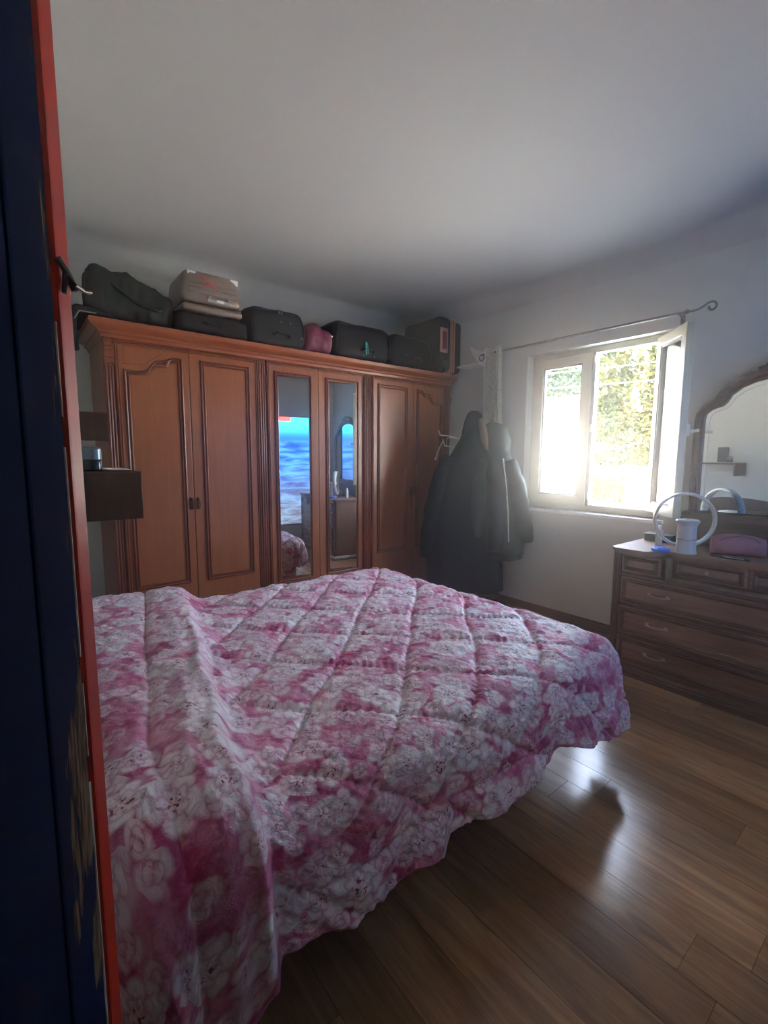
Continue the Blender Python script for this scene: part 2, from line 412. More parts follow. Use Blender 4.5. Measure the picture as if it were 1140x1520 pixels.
def thing(name, label, cat, loc=(0, 0, 0), group=None, kind=None):
    o = bpy.data.objects.new(name, None); C.objects.link(o); o.location = loc; o.empty_display_size = .1
    if label: o['label'] = label
    if cat: o['category'] = cat
    if group: o['group'] = group
    if kind: o['kind'] = kind
    return o
def tag(o, label, cat, group=None):
    o['label'] = label; o['category'] = cat
    if group: o['group'] = group
    return o
def struct(name, mb, mat, smooth=False):
    o = obj(name, mb, mat, smooth=smooth); o['kind'] = 'structure'; return o

XZ = lambda y: (lambda u, v, d: Vector((u, y+d, v)))       # plane facing -Y
YZ = lambda x: (lambda u, v, d: Vector((x+d, u, v)))       # plane facing -X

# ------------------------------------------------------------------ room shell
XL, XR, YF, YB, ZC = -.10, 3.80, -.06, 4.15, 3.0
fl = thing('floor', None, None, (0, 0, 0), kind='structure')
obj('underlay', MB().box(XL-.1, XR+.1, -1.5, YB+.1, -.06, -.010), M['subfloor'], fl)
PW = .162; meshes = {}
i0 = int(math.floor((XL-1.385)/PW)); 
for i in range(i0, int((XR-1.385)/PW)+1):
    x0 = max(XL, 1.385+i*PW); x1 = min(XR, 1.385+(i+1)*PW)
    if x1-x0 < .01: continue
    y = -1.4 - random.random()*1.1
    while y < YB:
        y0, y1 = max(y, -1.4), min(y+1.21, YB); y += 1.21
        if y1-y0 < .02: continue
        obj('plank', MB().box(x0+.0003, x1-.0003, y0+.0003, y1-.0003, -.010, random.uniform(-.0003, .0), .0007, 1), M['floor'], fl)

T = .25
struct('wall_back', MB().box(XL-T, XR+T, YB, YB+T, -.06, ZC+.2), M['wall'])
struct('wall_left', MB().box(XL-T, XL, -1.6, YB, -.06, ZC+.2), M['wall'])
# front wall with the doorway the camera stands in
struct('wall_front', MB().box(.86, XR+T, YF-.16, YF, -.06, ZC+.2).box(XL, .86, YF-.16, YF, 2.2, ZC+.2), M['wall'])
# hallway behind the doorway
struct('wall_hall', MB().box(XL-T, XR+T, -1.65, -1.5, -.06, ZC+.2).box(2.0, 2.15, -1.5, YF-.16, -.06, ZC+.2), M['wall'])
# right wall with window hole
WY0, WY1, WZ0, WZ1 = 1.42, 2.63, .985, 2.375
OX = 4.10
struct('wall_right', MB().box(XR, OX, -1.6, WY0, -.06, ZC+.2).box(XR, OX, WY1, YB, -.06, ZC+.2)
       .box(XR, OX, WY0, WY1, -.06, WZ0).box(XR, OX, WY0, WY1, WZ1, ZC+.2), M['wall'])
# ceiling with a rounded cove all round
mb = MB().box(XL-T, XR+T, -1.65, YB+T, ZC, ZC+.2)
rc = .17
def cove(path_pt):
    rings = []
    for q in range(9):
        a = q/8*math.pi/2
        rings.append((rc*(1-math.sin(a)), -rc*(1-math.cos(a))))   # (inward offset, drop)
    return rings
cv = cove(None)
cp = [(XL, YF), (XR, YF), (XR, YB), (XL, YB)]
mb.sweep(cp, [(0, 0)]+[(o, d) for o, d in cv], lambda u, v, d: Vector((u, v, ZC+d)))
struct('ceiling', mb, M['ceiling'], True)
struct('baseboard_right', MB().box(XR-.014, XR, 1.46, YB, 0, .07, .004), M['dresser_dark'])
struct('baseboard_left', MB().box(XL, XL+.014, 0, YB, 0, .07, .004), M['dresser_dark'])
struct('baseboard_back', MB().box(XL, XR, YB-.014, YB, 0, .07, .004), M['dresser_dark'])

# ------------------------------------------------------------------ window
FX = 3.885
win = thing('window_1', None, None, (FX, 2.02, WZ0), kind='structure')
mb = MB()
fw_ = .055
mb.box(FX, FX+.07, WY0, WY0+fw_, WZ0, WZ1, .006).box(FX, FX+.07, WY1-fw_, WY1, WZ0, WZ1, .006)
mb.box(FX, FX+.07, WY0, WY1, WZ0, WZ0+.06, .006).box(FX, FX+.07, WY0, WY1, WZ1-fw_, WZ1, .006)
obj('window_frame', mb, M['pvc'], win)
def sash(y0, y1, z0, z1, x, parent, name='sash', w_=.085, mat=None, xf=None):
    mb = MB(); t = .05
    mb.box(x, x+t, y0, y0+w_, z0, z1, .007).box(x, x+t, y1-w_, y1, z0, z1, .007)
    mb.box(x+.001, x+t-.001, y0+w_-.01, y1-w_+.01, z0, z0+w_, .007).box(x+.001, x+t-.001, y0+w_-.01, y1-w_+.01, z1-w_, z1, .007)
    if xf: mb.xform(xf)
    s_ = obj(name, mb, M['pvc'], parent)
    g = MB(); e = w_
    for (a, b, c, d) in ((y0+e, y0+e+.012, z0+e, z1-e), (y1-e-.012, y1-e, z0+e, z1-e), (y0+e, y1-e, z0+e, z0+e+.012), (y0+e, y1-e, z1-e-.012, z1-e)):
        g.box(x+.012, x+t-.006, a, b, c, d)
    if xf: g.xform(xf)
    obj('gasket', g, M['gasket'], s_)
    p = MB().box(x+.022, x+.026, y0+e+.002, y1-e-.002, z0+e+.002, z1-e-.002)
    if xf: p.xform(xf)
    obj('pane', p, M['glass'], s_)
    return s_
sash(2.055, WY1-.035, WZ0+.045, WZ1-.04, FX-.012, win)
# meeting strip with hinges and lock rail of the left sash
obj('lock_rail', MB().box(FX-.006, FX+.06, 2.022, 2.053, WZ0+.05, WZ1-.045, .004), M['gasket'], win)
for zz in (1.12, 1.70, 2.27):
    obj('keeper', MB().box(FX-.016, FX-.006, 2.025, 2.043, zz-.03, zz+.03, .003), M['steel'], win)
# right sash, opened into the room past a right angle
hx, hy = FX-.004, WY0+.115
Lw = .545
ang = math.atan2(1.235-hy, 3.560-hx)        # direction of the opened leaf in plan
xf = Matrix.Translation((hx, hy, 0)) @ Matrix.Rotation(ang-math.pi/2, 4, 'Z') @ Matrix.Translation((-0.0, 0, 0))
Lw = math.hypot(1.235-hy, 3.560-hx)+.02
rs = sash(0.0, Lw, WZ0+.05, WZ1-.03, -.03, win, 'open_sash', .075, xf=xf)
rs['label'] = 'sash swung open into the room'
hd = MB().box(-.058, -.03, Lw-.05, Lw-.022, 1.60, 1.68, .006).box(-.075, -.055, Lw-.048, Lw-.026, 1.62, 1.645, .005).box(-.078, -.060, Lw-.046, Lw+.06, 1.622, 1.642, .007).xform(xf)
obj('handle', hd, M['white_metal'], rs, label='white lever handle of the open sash')
struct('trim_1', MB().box(XR-.022, FX+.02, WY0-.03, WY1+.03, WZ0-.028, WZ0, .006), M['sill'])
obj('window_board', MB().box(FX+.07, OX+.05, WY0, WY1, WZ0-.03, WZ0+.01, .004), M['sill'], win)

# ------------------------------------------------------------------ curtain rod and curtain
rod = thing('curtain_rod', 'grey iron curtain rod with scrolled end above the window', 'curtain rod', (3.71, 2.1, 2.45))
obj('pole', MB().tube([(3.71, 3.10, 2.45), (3.71, 1.30, 2.45)], .0095, 10), M['rod'], rod, True)
pts = [(3.71, 1.30, 2.45)]
for q in range(1, 9):
    t = q/8; pts.append((3.71, 1.30-.115*t, 2.45-.006*math.sin(math.pi*t)+.030*t**2))
for q in range(1, 25):
    t = q/24; a = math.pi*.62-t*math.pi*1.75; r_ = .033*(1-.55*t)
    pts.append((3.71, 1.163-r_*math.cos(a)*1.0+.0*t, 2.452+r_*math.sin(a)))
obj('scroll_finial', MB().tube(pts, [.008]*len(pts), 8), M['rod'], rod, True)
obj('collar', MB().tube([(3.71, 1.325, 2.45), (3.71, 1.315, 2.45), (3.71, 1.30, 2.45), (3.71, 1.29, 2.45)], [.011, .016, .016, .011], 10), M['rod'], rod, True)
pts = [(3.71, 3.10+.028*math.sin(a), 2.422+.028*math.cos(a)) for a in [q/18*2*math.pi*.95 for q in range(19)]]
obj('ring_finial', MB().tube(pts, .007, 8), M['rod'], rod, True)
for yy in (3.07, 1.36):
    obj('bracket', MB().tube([(3.71, yy, 2.45), (3.76, yy, 2.44), (XR-.002, yy, 2.42)], .007, 8).box(XR-.008, XR-.001, yy-.015, yy+.015, 2.39, 2.46, .002), M['rod'], rod)
cur = thing('curtain', 'gathered white sheer curtain with pale floral print left of the window', 'curtain', (3.70, 2.96, 1.0))
mb = MB(); rows, cols = 26, 60
grid = []
for r_ in range(rows+1):
    t = r_/rows; z = 2.475 - t*1.60; row = []
    for c in range(cols+1):
        s_ = c/cols
        y = 3.065 - s_*(.205+.05*t) ; a = s_*math.pi*2*5.0
        row.append(mb.bm.verts.new((3.705+(.022+.012*t)*math.sin(a+1.2*t)+.008*math.sin(a*2.3+3*t), y+.008*math.sin(a*1.7+2), z)))
    grid.append(row)
for a, b in zip(grid, grid[1:]):
    for i in range(cols): mb.bm.faces.new((a[i], a[i+1], b[i+1], b[i]))
obj('panel', mb, M['sheer'], cur, 'all')
ruf = MB()
grid = []
for z in (2.475, 2.50):
    grid.append([ruf.bm.verts.new((3.705+.018*math.sin(c/40*31), 3.06-.2*c/40, z)) for c in range(41)])
for i in range(40): ruf.bm.faces.new((grid[0][i], grid[0][i+1], grid[1][i+1], grid[1][i]))
obj('heading', ruf, M['sheer'], cur, 'all')

# white corner shelf bracket on the right wall beside the suitcase
sh = thing('corner_shelf', 'small white wall shelf with curved side bracket left of the curtain', 'shelf', (3.70, 3.26, 2.36))
obj('board', MB().box(3.64, XR-.001, 3.085, 3.365, 2.352, 2.366, .002), M['white_label'], sh)
poly = []
for q in range(9):
    t = q/8; poly.append((3.19+.02+.2*t, 2.366+.17*(t**2.2)))
poly = [(3.17, 2.366)]+poly+[(3.37, 2.50), (3.24, 2.43)]
poly = [(3.09, 2.366), (3.13, 2.366), (3.19, 2.41), (3.24, 2.47), (3.285, 2.56), (3.22, 2.525), (3.16, 2.505), (3.09, 2.48)]
obj('side_bracket', MB().prism(poly, YZ(3.74), 0, .012), M['white_label'], sh)

# ------------------------------------------------------------------ wardrobe
WX0, WX1, WYF, WYK, WT = .515, 3.70, 3.50, 4.11, 2.225
wd = thing('wardrobe', 'large six-door cherry wood wardrobe with two mirrored doors along the back wall', 'wardrobe', (2.1, 3.8, 0))
mb = MB().box(WX0, WX0+.025, WYF+.03, WYK, .0, WT, .003).box(WX1-.025, WX1, WYF+.03, WYK, .0, WT, .003)
mb.box(WX0+.02, WX1-.02, WYK-.012, WYK, .06, WT-.01).box(WX0+.02, WX1-.02, WYF+.035, WYK-.01, WT-.03, WT-.005).box(WX0+.02, WX1-.02, WYF+.035, WYK-.01, .08, .11)
for x in (1.58, 2.61): mb.box(x-.012, x+.012, WYF+.035, WYK-.01, .1, WT-.02)
obj('carcass', mb, M['cherry'], wd)
# cornice: stacked profile swept round front and left side
prof = [(0, WT-.035), (.012, WT-.03), (.014, WT-.012), (.028, WT-.004), (.030, WT+.010), (.050, WT+.022), (.072, WT+.034), (.078, WT+.042), (.080, WT+.066), (.070, WT+.072), (0, WT+.074)]
pth = [(WX0, WYK), (WX0, WYF), (WX1+.02, WYF)]
def corn(u, v, d): return Vector((u, v, d))
mb = MB()
mb.sweep([Vector(p) for p in pth], [(-o, z) for o, z in prof], corn, False)
mb.box(WX0-.02, WX1+.02, WYF-.03, WYK, WT-.004, WT+.0735)
obj('cornice', mb, M['cherry_h'], wd)
mb = MB()
pp = [(0, .10), (.012, .095), (.014, .075), (.022, .07), (.022, 0), (0, 0)]
mb.sweep([Vector(p) for p in pth], [(-o, z) for o, z in pp], corn, False).box(WX0, WX1, WYF, WYF+.03, 0, .10)
obj('plinth', mb, M['cherry_h'], wd)
# fluted pilasters
def pilaster(x0, x1, cap=False):
    mb = MB().box(x0, x1, WYF+.002, WYF+.035, .10, WT-.02, .002)
    n = 3 if x1-x0 < .07 else 4
    for q in range(n):
        xc = x0+(x1-x0)*(q+.5)/n; r_ = (x1-x0)/n*.42
        mb.rings([[Vector((xc+r_*math.cos(a), WYF+.003-r_*.9*math.sin(a), z)) for a in [math.pi*j/6 for j in range(7)]] for z in (.13, 2.02 if cap else WT-.06)], False, False)
    p = obj('pilaster', mb, M['cherry_dark'], wd, True)
    if cap:
        c = MB().box(x0-.004, x1+.004, WYF-.016, WYF+.03, 2.035, 2.16, .004)
        for j, zz in enumerate((2.05, 2.075, 2.12, 2.145)):
            c.box(x0-.002, x1+.002, WYF-.022, WYF-.012, zz-.008, zz+.008, .004)
        obj('carved_capital', c, M['cherry'], p)
    for zz in (.35, 2.05):
        for xe in (x0, x1): obj('hinge', MB().box(xe-.005, xe+.005, WYF-.008, WYF+.004, zz-.03, zz+.03, .003), M['iron'], p)
pilaster(.517, .568, True); pilaster(1.556, 1.610); pilaster(2.572, 2.646); pilaster(3.634, 3.698)
doors = [(.572, 1.034, 'scroll_l'), (1.038, 1.552, 'plain'), (1.614, 2.083, 'mirror1'), (2.087, 2.568, 'mirror2'), (2.650, 3.170, 'plain'), (3.174, 3.630, 'scroll_r')]
DZ0, DZ1 = .12, 2.19
def scroll_path(xa, xb, zb, zlo, zhi, flip):
    """panel outline, anticlockwise seen from the front; the top steps up in an S scroll"""
    top = []
    wdt = xb-xa
    pts = [(0, 0), (.10, .0), (.24, .02), (.36, .10), (.43, .30), (.47, .50), (.53, .66), (.62, .72), (.70, .74), (.76, .86), (.84, .97), (.92, 1.0), (1, 1.0)]
    for u, v in pts: top.append((xa+u*wdt, zlo+v*(zhi-zlo)))
    if flip: top = [(xb-(x-xa), z) for x, z in top]
    else: top = list(reversed(top))
    if flip: top = list(reversed(list(reversed(top))))
    # order: bottom-left, bottom-right, then top from right to left
    if flip: top = sorted(top, key=lambda p: -p[0])
    return [(xa, zb), (xb, zb)]+top
mprof = [(0, .0), (.002, -.010), (.008, -.013), (.013, -.010), (.015, -.004), (.020, -.004), (.024, -.009), (.029, -.009), (.033, -.003), (.036, .0)]
for x0, x1, kd in doors:
    if kd.startswith('mirror'):
        dm = MB().box(x0, x0+.095, WYF, WYF+.024, DZ0, DZ1, .003, 2).box(x1-.095, x1, WYF, WYF+.024, DZ0, DZ1, .003, 2)
        dm.box(x0+.09, x1-.09, WYF+.0002, WYF+.0238, DZ0, .428).box(x0+.09, x1-.09, WYF+.0002, WYF+.0238, 2.092, DZ1).box(x0+.01, x1-.01, WYF+.024, WYF+.029, DZ0+.01, DZ1-.01)
    else: dm = MB().box(x0, x1, WYF, WYF+.022, DZ0, DZ1, .003, 2)
    d = obj('door', dm, M['door_panel'], wd)
    if kd == 'scroll_l': xa, xb = x0+.05, x1-.042
    elif kd == 'scroll_r': xa, xb = x0+.042, x1-.05
    else: xa, xb = x0+.072, x1-.072
    if kd.startswith('scroll'):
        path = scroll_path(xa, xb, .52, 2.01, 2.12, kd == 'scroll_r')
        path = [(xa, .52), (xb, .52)]+path[2:]
    else:
        path = [(xa, .52), (xb, .52), (xb, 2.125), (xa, 2.125)]
        if kd.startswith('mirror'): path = [(xa-.005, .40), (xb+.005, .40), (xb+.005, 2.12), (xa-.005, 2.12)]
    # rounded bead round the panel
    obj('panel_moulding', MB().sweep(path, mprof, XZ(WYF)), M['cherry_dark'], d, True)
    # outer bead along the hinge side and top of each leaf
    fr = [(x0+.006, DZ0+.006), (x1-.006, DZ0+.006), (x1-.006, DZ1-.006), (x0+.006, DZ1-.006)]
    if kd in ('scroll_l', 'mirror1'): fr[1] = (x1+.0, DZ0+.006); fr[2] = (x1+.0, DZ1-.006)
    side = x0 if kd in ('scroll_l', 'mirror1') or (kd == 'plain' and x0 > 2) else x1
    sgn = 1 if side == x0 else -1
    bead = MB()
    bp = [(0, 0), (.002, -.008), (.008, -.011), (.013, -.006), (.015, -.003), (.020, -.006), (.024, -.005), (.026, 0)]
    if sgn > 0: pth2 = [(x1, DZ1-.002), (x0+.002, DZ1-.002), (x0+.002, DZ0)]
    else: pth2 = [(x1-.002, DZ0), (x1-.002, DZ1-.002), (x0, DZ1-.002)]
    bead.sweep([Vector(p) for p in pth2], bp, XZ(WYF), False)
    obj('edge_bead', bead, M['cherry_dark'], d, True)
    if kd.startswith('mirror'):
        # the silvering stands a few degrees out of square in its rebate, as old wardrobe mirrors do
        a, b = xa+.024, xb-.024; cxm = (a+b)/2
        mb = MB().box(a, b, -.0015, .0015, .420, 2.10)
        mb.xform(Matrix.Translation((cxm, WYF+.004, 0)) @ Matrix.Rotation(R(-4.5), 4, 'Z') @ Matrix.Translation((-cxm, 0, 0)))
        obj('mirror_pane', mb, M['mirror'], d)
    if kd.startswith('scroll'):
        # incised line of the corner field above the scroll
        zlo, zhi = 2.01, 2.12
        q = [(xa+.005, 2.155), (xa+.005, 2.045), (xa+.13, 2.05), (xa+.17, 2.085), (xa+.225, 2.125), (xa+.262, 2.155)]
        if kd == 'scroll_r':
            q = [(xa+xb-x, z) for x, z in reversed(q)]
        else: q = list(q)
        obj('incised_line', MB().sweep(q, [(-.0022, .0), (-.0015, -.0016), (.0015, -.0016), (.0022, .0)], XZ(WYF)), M['cherry_dark'], d)
        # two carved curls under the S curve
        sg = 1 if kd == 'scroll_l' else -1
        xs = xa if sg > 0 else xb
        cv_ = MB()
        for (pts_) in ([(.03, 1.985), (.08, 1.985), (.13, 1.992), (.155, 2.012), (.16, 2.035)], [(.17, 2.045), (.22, 2.05), (.262, 2.056), (.275, 2.08), (.285, 2.10)]):
            p3 = [Vector((xs+sg*u, WYF-.006, v)) for u, v in pts_]
            cv_.tube(p3, [.004, .009, .011, .010, .004], 8)
        obj('carved_scroll', cv_, M['cherry_dark'], d, True)
    if kd in ('scroll_l', 'plain', 'scroll_r') :
        hxp = x1-.022 if sgn > 0 else x0+.022
        h = MB().box(hxp-.009, hxp+.009, WYF-.004, WYF, 1.06, 1.15, .002)
        h.lathe([(.006, 0), (.011, .004), (.011, .010), (.004, .014)], (hxp, WYF-.012, 1.128), 10)
        pts = [(hxp+.013*math.sin(a), WYF-.014, 1.095+.030*math.cos(a)) for a in [q/20*2*math.pi for q in range(21)]]
        h.tube(pts, .0032, 6)
        obj('handle', h, M['brass'], d, True)

# ------------------------------------------------------------------ luggage on the wardrobe
TOP = WT+.074
def soft_bag(pts_top, x0, x1, y0, y1, z0, z1, bulge=.02, seed=0, n=26, sag=.0, p=3.2):
    """pillow-like soft block with wrinkles: superellipse lathe between two ends along x"""
    mb = MB(); rings = []
    for i in range(n+1):
        t = i/n; x = x0+(x1-x0)*t
        e = (1-abs(2*t-1)**6)**.5 if 0 < t < 1 else .0
        e = .80+.20*e if 0 < t < 1 else .74
        hh = pts_top(t) if pts_top else 1.0
        ring = []
        for j in range(32):
            a = 2*math.pi*j/32; c, s_ = math.cos(a), math.sin(a)
            u = math.copysign(abs(c)**(2/p), c)*e; v = math.copysign(abs(s_)**(2/p), s_)
            v = (v+1)/2
            P = Vector((x, (y0+y1)/2+u*(y1-y0)/2, z0+v*(z1-z0)*hh*(.86+.14*e if v > .5 else 1)))
            nz = noise.noise(P*9+Vector((seed*7.3, 0, 0)))*bulge+noise.noise(P*22+Vector((0, seed*3.1, 0)))*bulge*.4
            P += Vector((0, c, max(0, s_)))*nz
            P.z = max(P.z, z0)
            ring.append(P)
        rings.append(ring)
    return mb.rings(rings)
# green-black duffel
G = 'luggage on top of the wardrobe'
b = thing('duffel_bag', 'slouched dark green duffel bag at the left end of the wardrobe top', 'bag', (.70, 3.66, TOP), G)
obj('body', soft_bag(lambda t: 1.04-.36*max(0, t-.10)-.10*max(0, t-.8)-.5*max(0, .08-t), .46, .95, 3.47, 3.86, TOP, TOP+.345, .036, 1, 44, p=3.4), M['green_nylon'], b, 'all')
obj('strap', MB().tube([(.52, 3.50, TOP+.27), (.62, 3.462, TOP+.19), (.72, 3.452, TOP+.12), (.84, 3.455, TOP+.10), (.92, 3.50, TOP+.14)], .010, 6), M['black_nylon'], b, True)
obj('flap', MB().box(.93, .955, 3.55, 3.75, TOP+.02, TOP+.22, .01), M['green_nylon'], b)
b = thing('garment_bag', 'flat black bag drooping over the left end of the wardrobe', 'bag', (.42, 3.7, TOP), G)
mb = MB(); rings = []
for i in range(17):
    t = i/16; x = .52-.13*min(1, t*1.6); z = TOP+.060 if t < .5 else TOP+.060-(t-.5)*2*.23
    x = .56-.20*min(1, t/.55); rings.append([Vector((x+.012*math.sin(j*1.1+t*5), 3.50+.48*j/10, z+.012*math.sin(j*.9+2*t))) for j in range(11)])
top_ = rings; low = [[p+Vector((.018, 0, -.040)) if i < 9 else p+Vector((.03, 0, .0)) for p in r] for i, r in enumerate(rings)]
mb.rings([a+list(reversed(l)) for a, l in zip(top_, low)])
obj('body', mb, M['black_nylon'], b, 'all')
obj('zip', MB().tube([(.49, 3.495, TOP+.03), (.40, 3.495, TOP+.03), (.372, 3.495, TOP-.02)], .004, 6), M['steel'], b)
# black flat bag with the champagne hard-shell case on it
b = thing('travel_bag', 'flat black travel bag under the champagne suitcase', 'bag', (1.2, 3.65, TOP), G)
obj('body', soft_bag(None, .94, 1.47, 3.43, 3.90, TOP, TOP+.150, .03, 2, p=3.5), M['black_nylon'], b, 'all')
obj('carry_handle', MB().tube([(1.12, 3.46, TOP+.08), (1.15, 3.428, TOP+.07), (1.25, 3.428, TOP+.07), (1.28, 3.46, TOP+.08)], .008, 6), M['black_nylon'], b, True)
b = thing('hard_suitcase', 'champagne hard-shell suitcase with ribbed shell and red strap', 'suitcase', (1.21, 3.66, TOP+.128), G)
cz0, cz1 = TOP+.152, TOP+.440
def case(x0, x1, y0, y1, z0, z1, rad, top_in=.0, seg=4):
    mb = MB().box(x0, x1, y0, y1, z0, z1, rad, seg)
    for v in mb.bm.verts:
        t = (v.co.z-z0)/(z1-z0)
        v.co.x += -((v.co.x-(x0+x1)/2)*top_in*max(0, t-.3)); v.co.y += -((v.co.y-(y0+y1)/2)*top_in*max(0, t-.3))
    return mb
obj('lower_shell', case(1.00, 1.425, 3.46, 3.88, cz0, cz0+.050, .022), M['champagne'], b, True)
obj('upper_shell', case(1.00, 1.425, 3.46, 3.88, cz0+.056, cz1, .05, .16), M['champagne'], b, True)
obj('zip', MB().box(1.006, 1.419, 3.466, 3.874, cz0+.044, cz0+.062, .008), M['brass'], b)
mb = MB()
for q in range(3): mb.box(1.04, 1.385, 3.452, 3.466, cz0+.125+q*.034, cz0+.137+q*.034, .005)
obj('rib', mb, M['champagne'], b)
obj('handle', MB().box(1.16, 1.34, 3.437, 3.462, cz0+.070, cz0+.095, .008).box(1.17, 1.19, 3.44, 3.465, cz0+.074, cz0+.115, .005).box(1.31, 1.33, 3.44, 3.465, cz0+.074, cz0+.115, .005), M['steel'], b)
obj('badge', MB().box(1.225, 1.28, 3.431, 3.438, cz0+.073, cz0+.092, .003), M['white_label'], b)
for xx in (1.075, 1.375): obj('sticker', MB().box(xx-.028, xx+.028, 3.482, 3.487, cz1-.055, cz1-.018, .001), M['white_label'], b)
obj('strap', MB().tube([(1.12, 3.448, cz0+.235), (1.18, 3.440, cz0+.20), (1.235, 3.444, cz0+.165)], .0055, 6).tube([(1.15, 3.446, cz0+.165), (1.19, 3.440, cz0+.19), (1.21, 3.446, cz0+.215)], .0045, 6), M['red_tag'], b, True)
def suitcase(name, label, x0, x1, y0, y1, h, seed, feat):
    b = thing(name, label, 'suitcase', ((x0+x1)/2, (y0+y1)/2, TOP), G)
    mb = case(x0, x1, y0, y1, TOP, TOP+h, .07, .08, 5)
    bmesh.ops.subdivide_edges(mb.bm, edges=mb.bm.edges[:], cuts=2, use_grid_fill=True)
    for v in mb.bm.verts:
        nz = noise.noise(v.co*8+Vector((seed, 0, 0)))*.016; c = v.co-Vector(((x0+x1)/2, (y0+y1)/2, TOP+h/2))
        v.co += c.normalized()*nz; v.co.z = max(TOP, v.co.z)
    obj('body', mb, M['black_nylon'], b, 'all')
    obj('zip_piping', MB().tube([(x0+.03, y0+.004, TOP+.05), (x0+.02, y0-.004, TOP+h*.55), (x0+.05, y0+.01, TOP+h*.86), ((x0+x1)/2, y0+.006, TOP+h*.92), (x1-.05, y0+.01, TOP+h*.86), (x1-.02, y0-.004, TOP+h*.55), (x1-.03, y0+.004, TOP+.05)], .006, 6), M['black_plastic'], b, True)
    hx_ = x0+(x1-x0)*.55
    obj('carry_handle', MB().tube([(hx_-.07, y0, TOP+.085), (hx_-.05, y0-.028, TOP+.10), (hx_+.05, y0-.028, TOP+.10), (hx_+.07, y0, TOP+.085)], .009, 6), M['black_plastic'], b, True)
    for u, v in feat: obj('rivet', MB().box(x0+u-.006, x0+u+.006, y0-.012, y0+.01, TOP+v-.006, TOP+v+.006, .003), M['steel'], b)
    return b
b = suitcase('soft_suitcase', 'rounded black soft suitcase with studs between the champagne case and the burgundy bag', 1.47, 1.955, 3.46, 3.90, .295, 3, [(.20, .10), (.26, .19), (.34, .19), (.44, .09)])
obj('zip_pull', MB().tube([(1.72, 3.475, TOP+.285), (1.722, 3.46, TOP+.25)], .006, 6).tube([(1.74, 3.475, TOP+.285), (1.742, 3.46, TOP+.25)], .006, 6), M['steel'], b)
b = thing('gym_bag', 'small burgundy bag between two black suitcases', 'bag', (2.08, 3.6, TOP), G)
obj('body', soft_bag(lambda t: 1.0-.35*abs(t-.5), 1.965, 2.215, 3.47, 3.76, TOP, TOP+.262, .022, 5, p=2.8), M['burgundy'], b, 'all')
obj('seam', MB().tube([(2.0, 3.475, TOP+.13), (2.08, 3.462, TOP+.15), (2.19, 3.475, TOP+.13)], .004, 6), M['burgundy'], b)
obj('buckle', MB().lathe([(.0, 0), (.018, 0), (.018, .008), (0, .008)], (2.213, 3.50, TOP+.16), 12), M['white_label'], b)
b = suitcase('soft_suitcase', 'large black soft suitcase with a teal tag right of the burgundy bag', 2.235, 2.86, 3.47, 3.90, .325, 8, [(.30, .05), (.42, .05)])
obj('name_tag', MB().box(2.535, 2.552, 3.435, 3.441, TOP+.05, TOP+.16, .002).xform(Matrix.Identity(4)), M['teal'], b, label='teal luggage tag')
obj('name_tag', MB().tube([(2.555, 3.438, TOP+.15), (2.56, 3.436, TOP+.10), (2.572, 3.438, TOP+.06)], .006, 6), M['teal'], b)
b = suitcase('soft_suitcase', 'low black soft bag left of the copper-trimmed case', 2.875, 3.40, 3.47, 3.90, .315, 12, [(.16, .12), (.36, .09), (.32, .11)])
# upright case with copper trim, overhanging the cornice
b = thing('trolley_case', 'upright dark trolley case with copper label and trim at the wardrobe right end', 'suitcase', (3.6, 3.6, TOP), G)
obj('body', MB().box(3.415, 3.60, 3.40, 3.95, TOP+.012, TOP+.545, .05, 4), M['black_nylon'], b, True)
obj('back_shell', MB().box(3.645, 3.765, 3.41, 3.95, TOP+.012, TOP+.525, .045, 4), M['black_nylon'], b, True)
obj('zip_band', MB().box(3.597, 3.612, 3.397, 3.952, TOP+.006, TOP+.53, .04, 4).box(3.632, 3.648, 3.399, 3.952, TOP+.006, TOP+.53, .04, 4), M['copper'], b, True, label='copper zip bands')
obj('gusset', MB().box(3.605, 3.640, 3.404, 3.95, TOP+.01, TOP+.525, .04, 3), M['burgundy'], b, True)
mb = MB().box(3.425, 3.530, 3.386, 3.404, TOP+.19, TOP+.43, .02, 4)
obj('label_plate', mb, M['copper'], b, True, label='copper plate')
obj('plate_inset', MB().box(3.447, 3.508, 3.380, 3.388, TOP+.225, TOP+.395, .012, 3), M['burgundy'], b, True)
obj('wheel', MB().lathe([(0, -.014), (.026, -.014), (.028, 0), (.026, .014), (0, .014)], (0, 0, 0), 14).xform(Matrix.Translation((3.50, 3.405, TOP+.03)) @ Matrix.Rotation(R(90), 4, 'Y')), M['black_plastic'], b, True)
obj('wheel_guard', MB().box(3.455, 3.58, 3.392, 3.43, TOP+.055, TOP+.12, .015, 3), M['black_plastic'], b, True)

# ------------------------------------------------------------------ bed
bed = thing('bed', 'double bed with low wooden frame under the floral comforter', 'bed', (1.15, 1.87, 0))
hb = MB()
poly = [(1.02, .02), (2.74, .02), (2.74, .78)]+[(2.74-1.72*t, .78+.16*math.sin(math.pi*t)) for t in [q/14 for q in range(1, 14)]]+[(1.02, .78)]
hb.prism(poly, YZ(-.085), 0, .05)
obj('headboard', hb, M['shelf'], bed)
obj('side_rail', MB().box(-.03, 2.06, 1.06, 1.09, .29, .36, .005), M['shelf'], bed)
obj('side_rail', MB().box(-.03, 2.06, 2.65, 2.68, .29, .36, .005), M['shelf'], bed)
obj('end_rail', MB().box(2.04, 2.07, 1.06, 2.68, .29, .36, .005), M['shelf'], bed)
for x, y in ((1.75, 1.40), (1.75, 2.40), (.10, 1.40), (.10, 2.40)):
    obj('leg', MB().box(x-.03, x+.03, y-.03, y+.03, 0, .26, .006), M['shelf'], bed)
obj('slat_base', MB().box(.0, 2.04, 1.09, 2.65, .29, .335, .004), M['shelf'], bed)
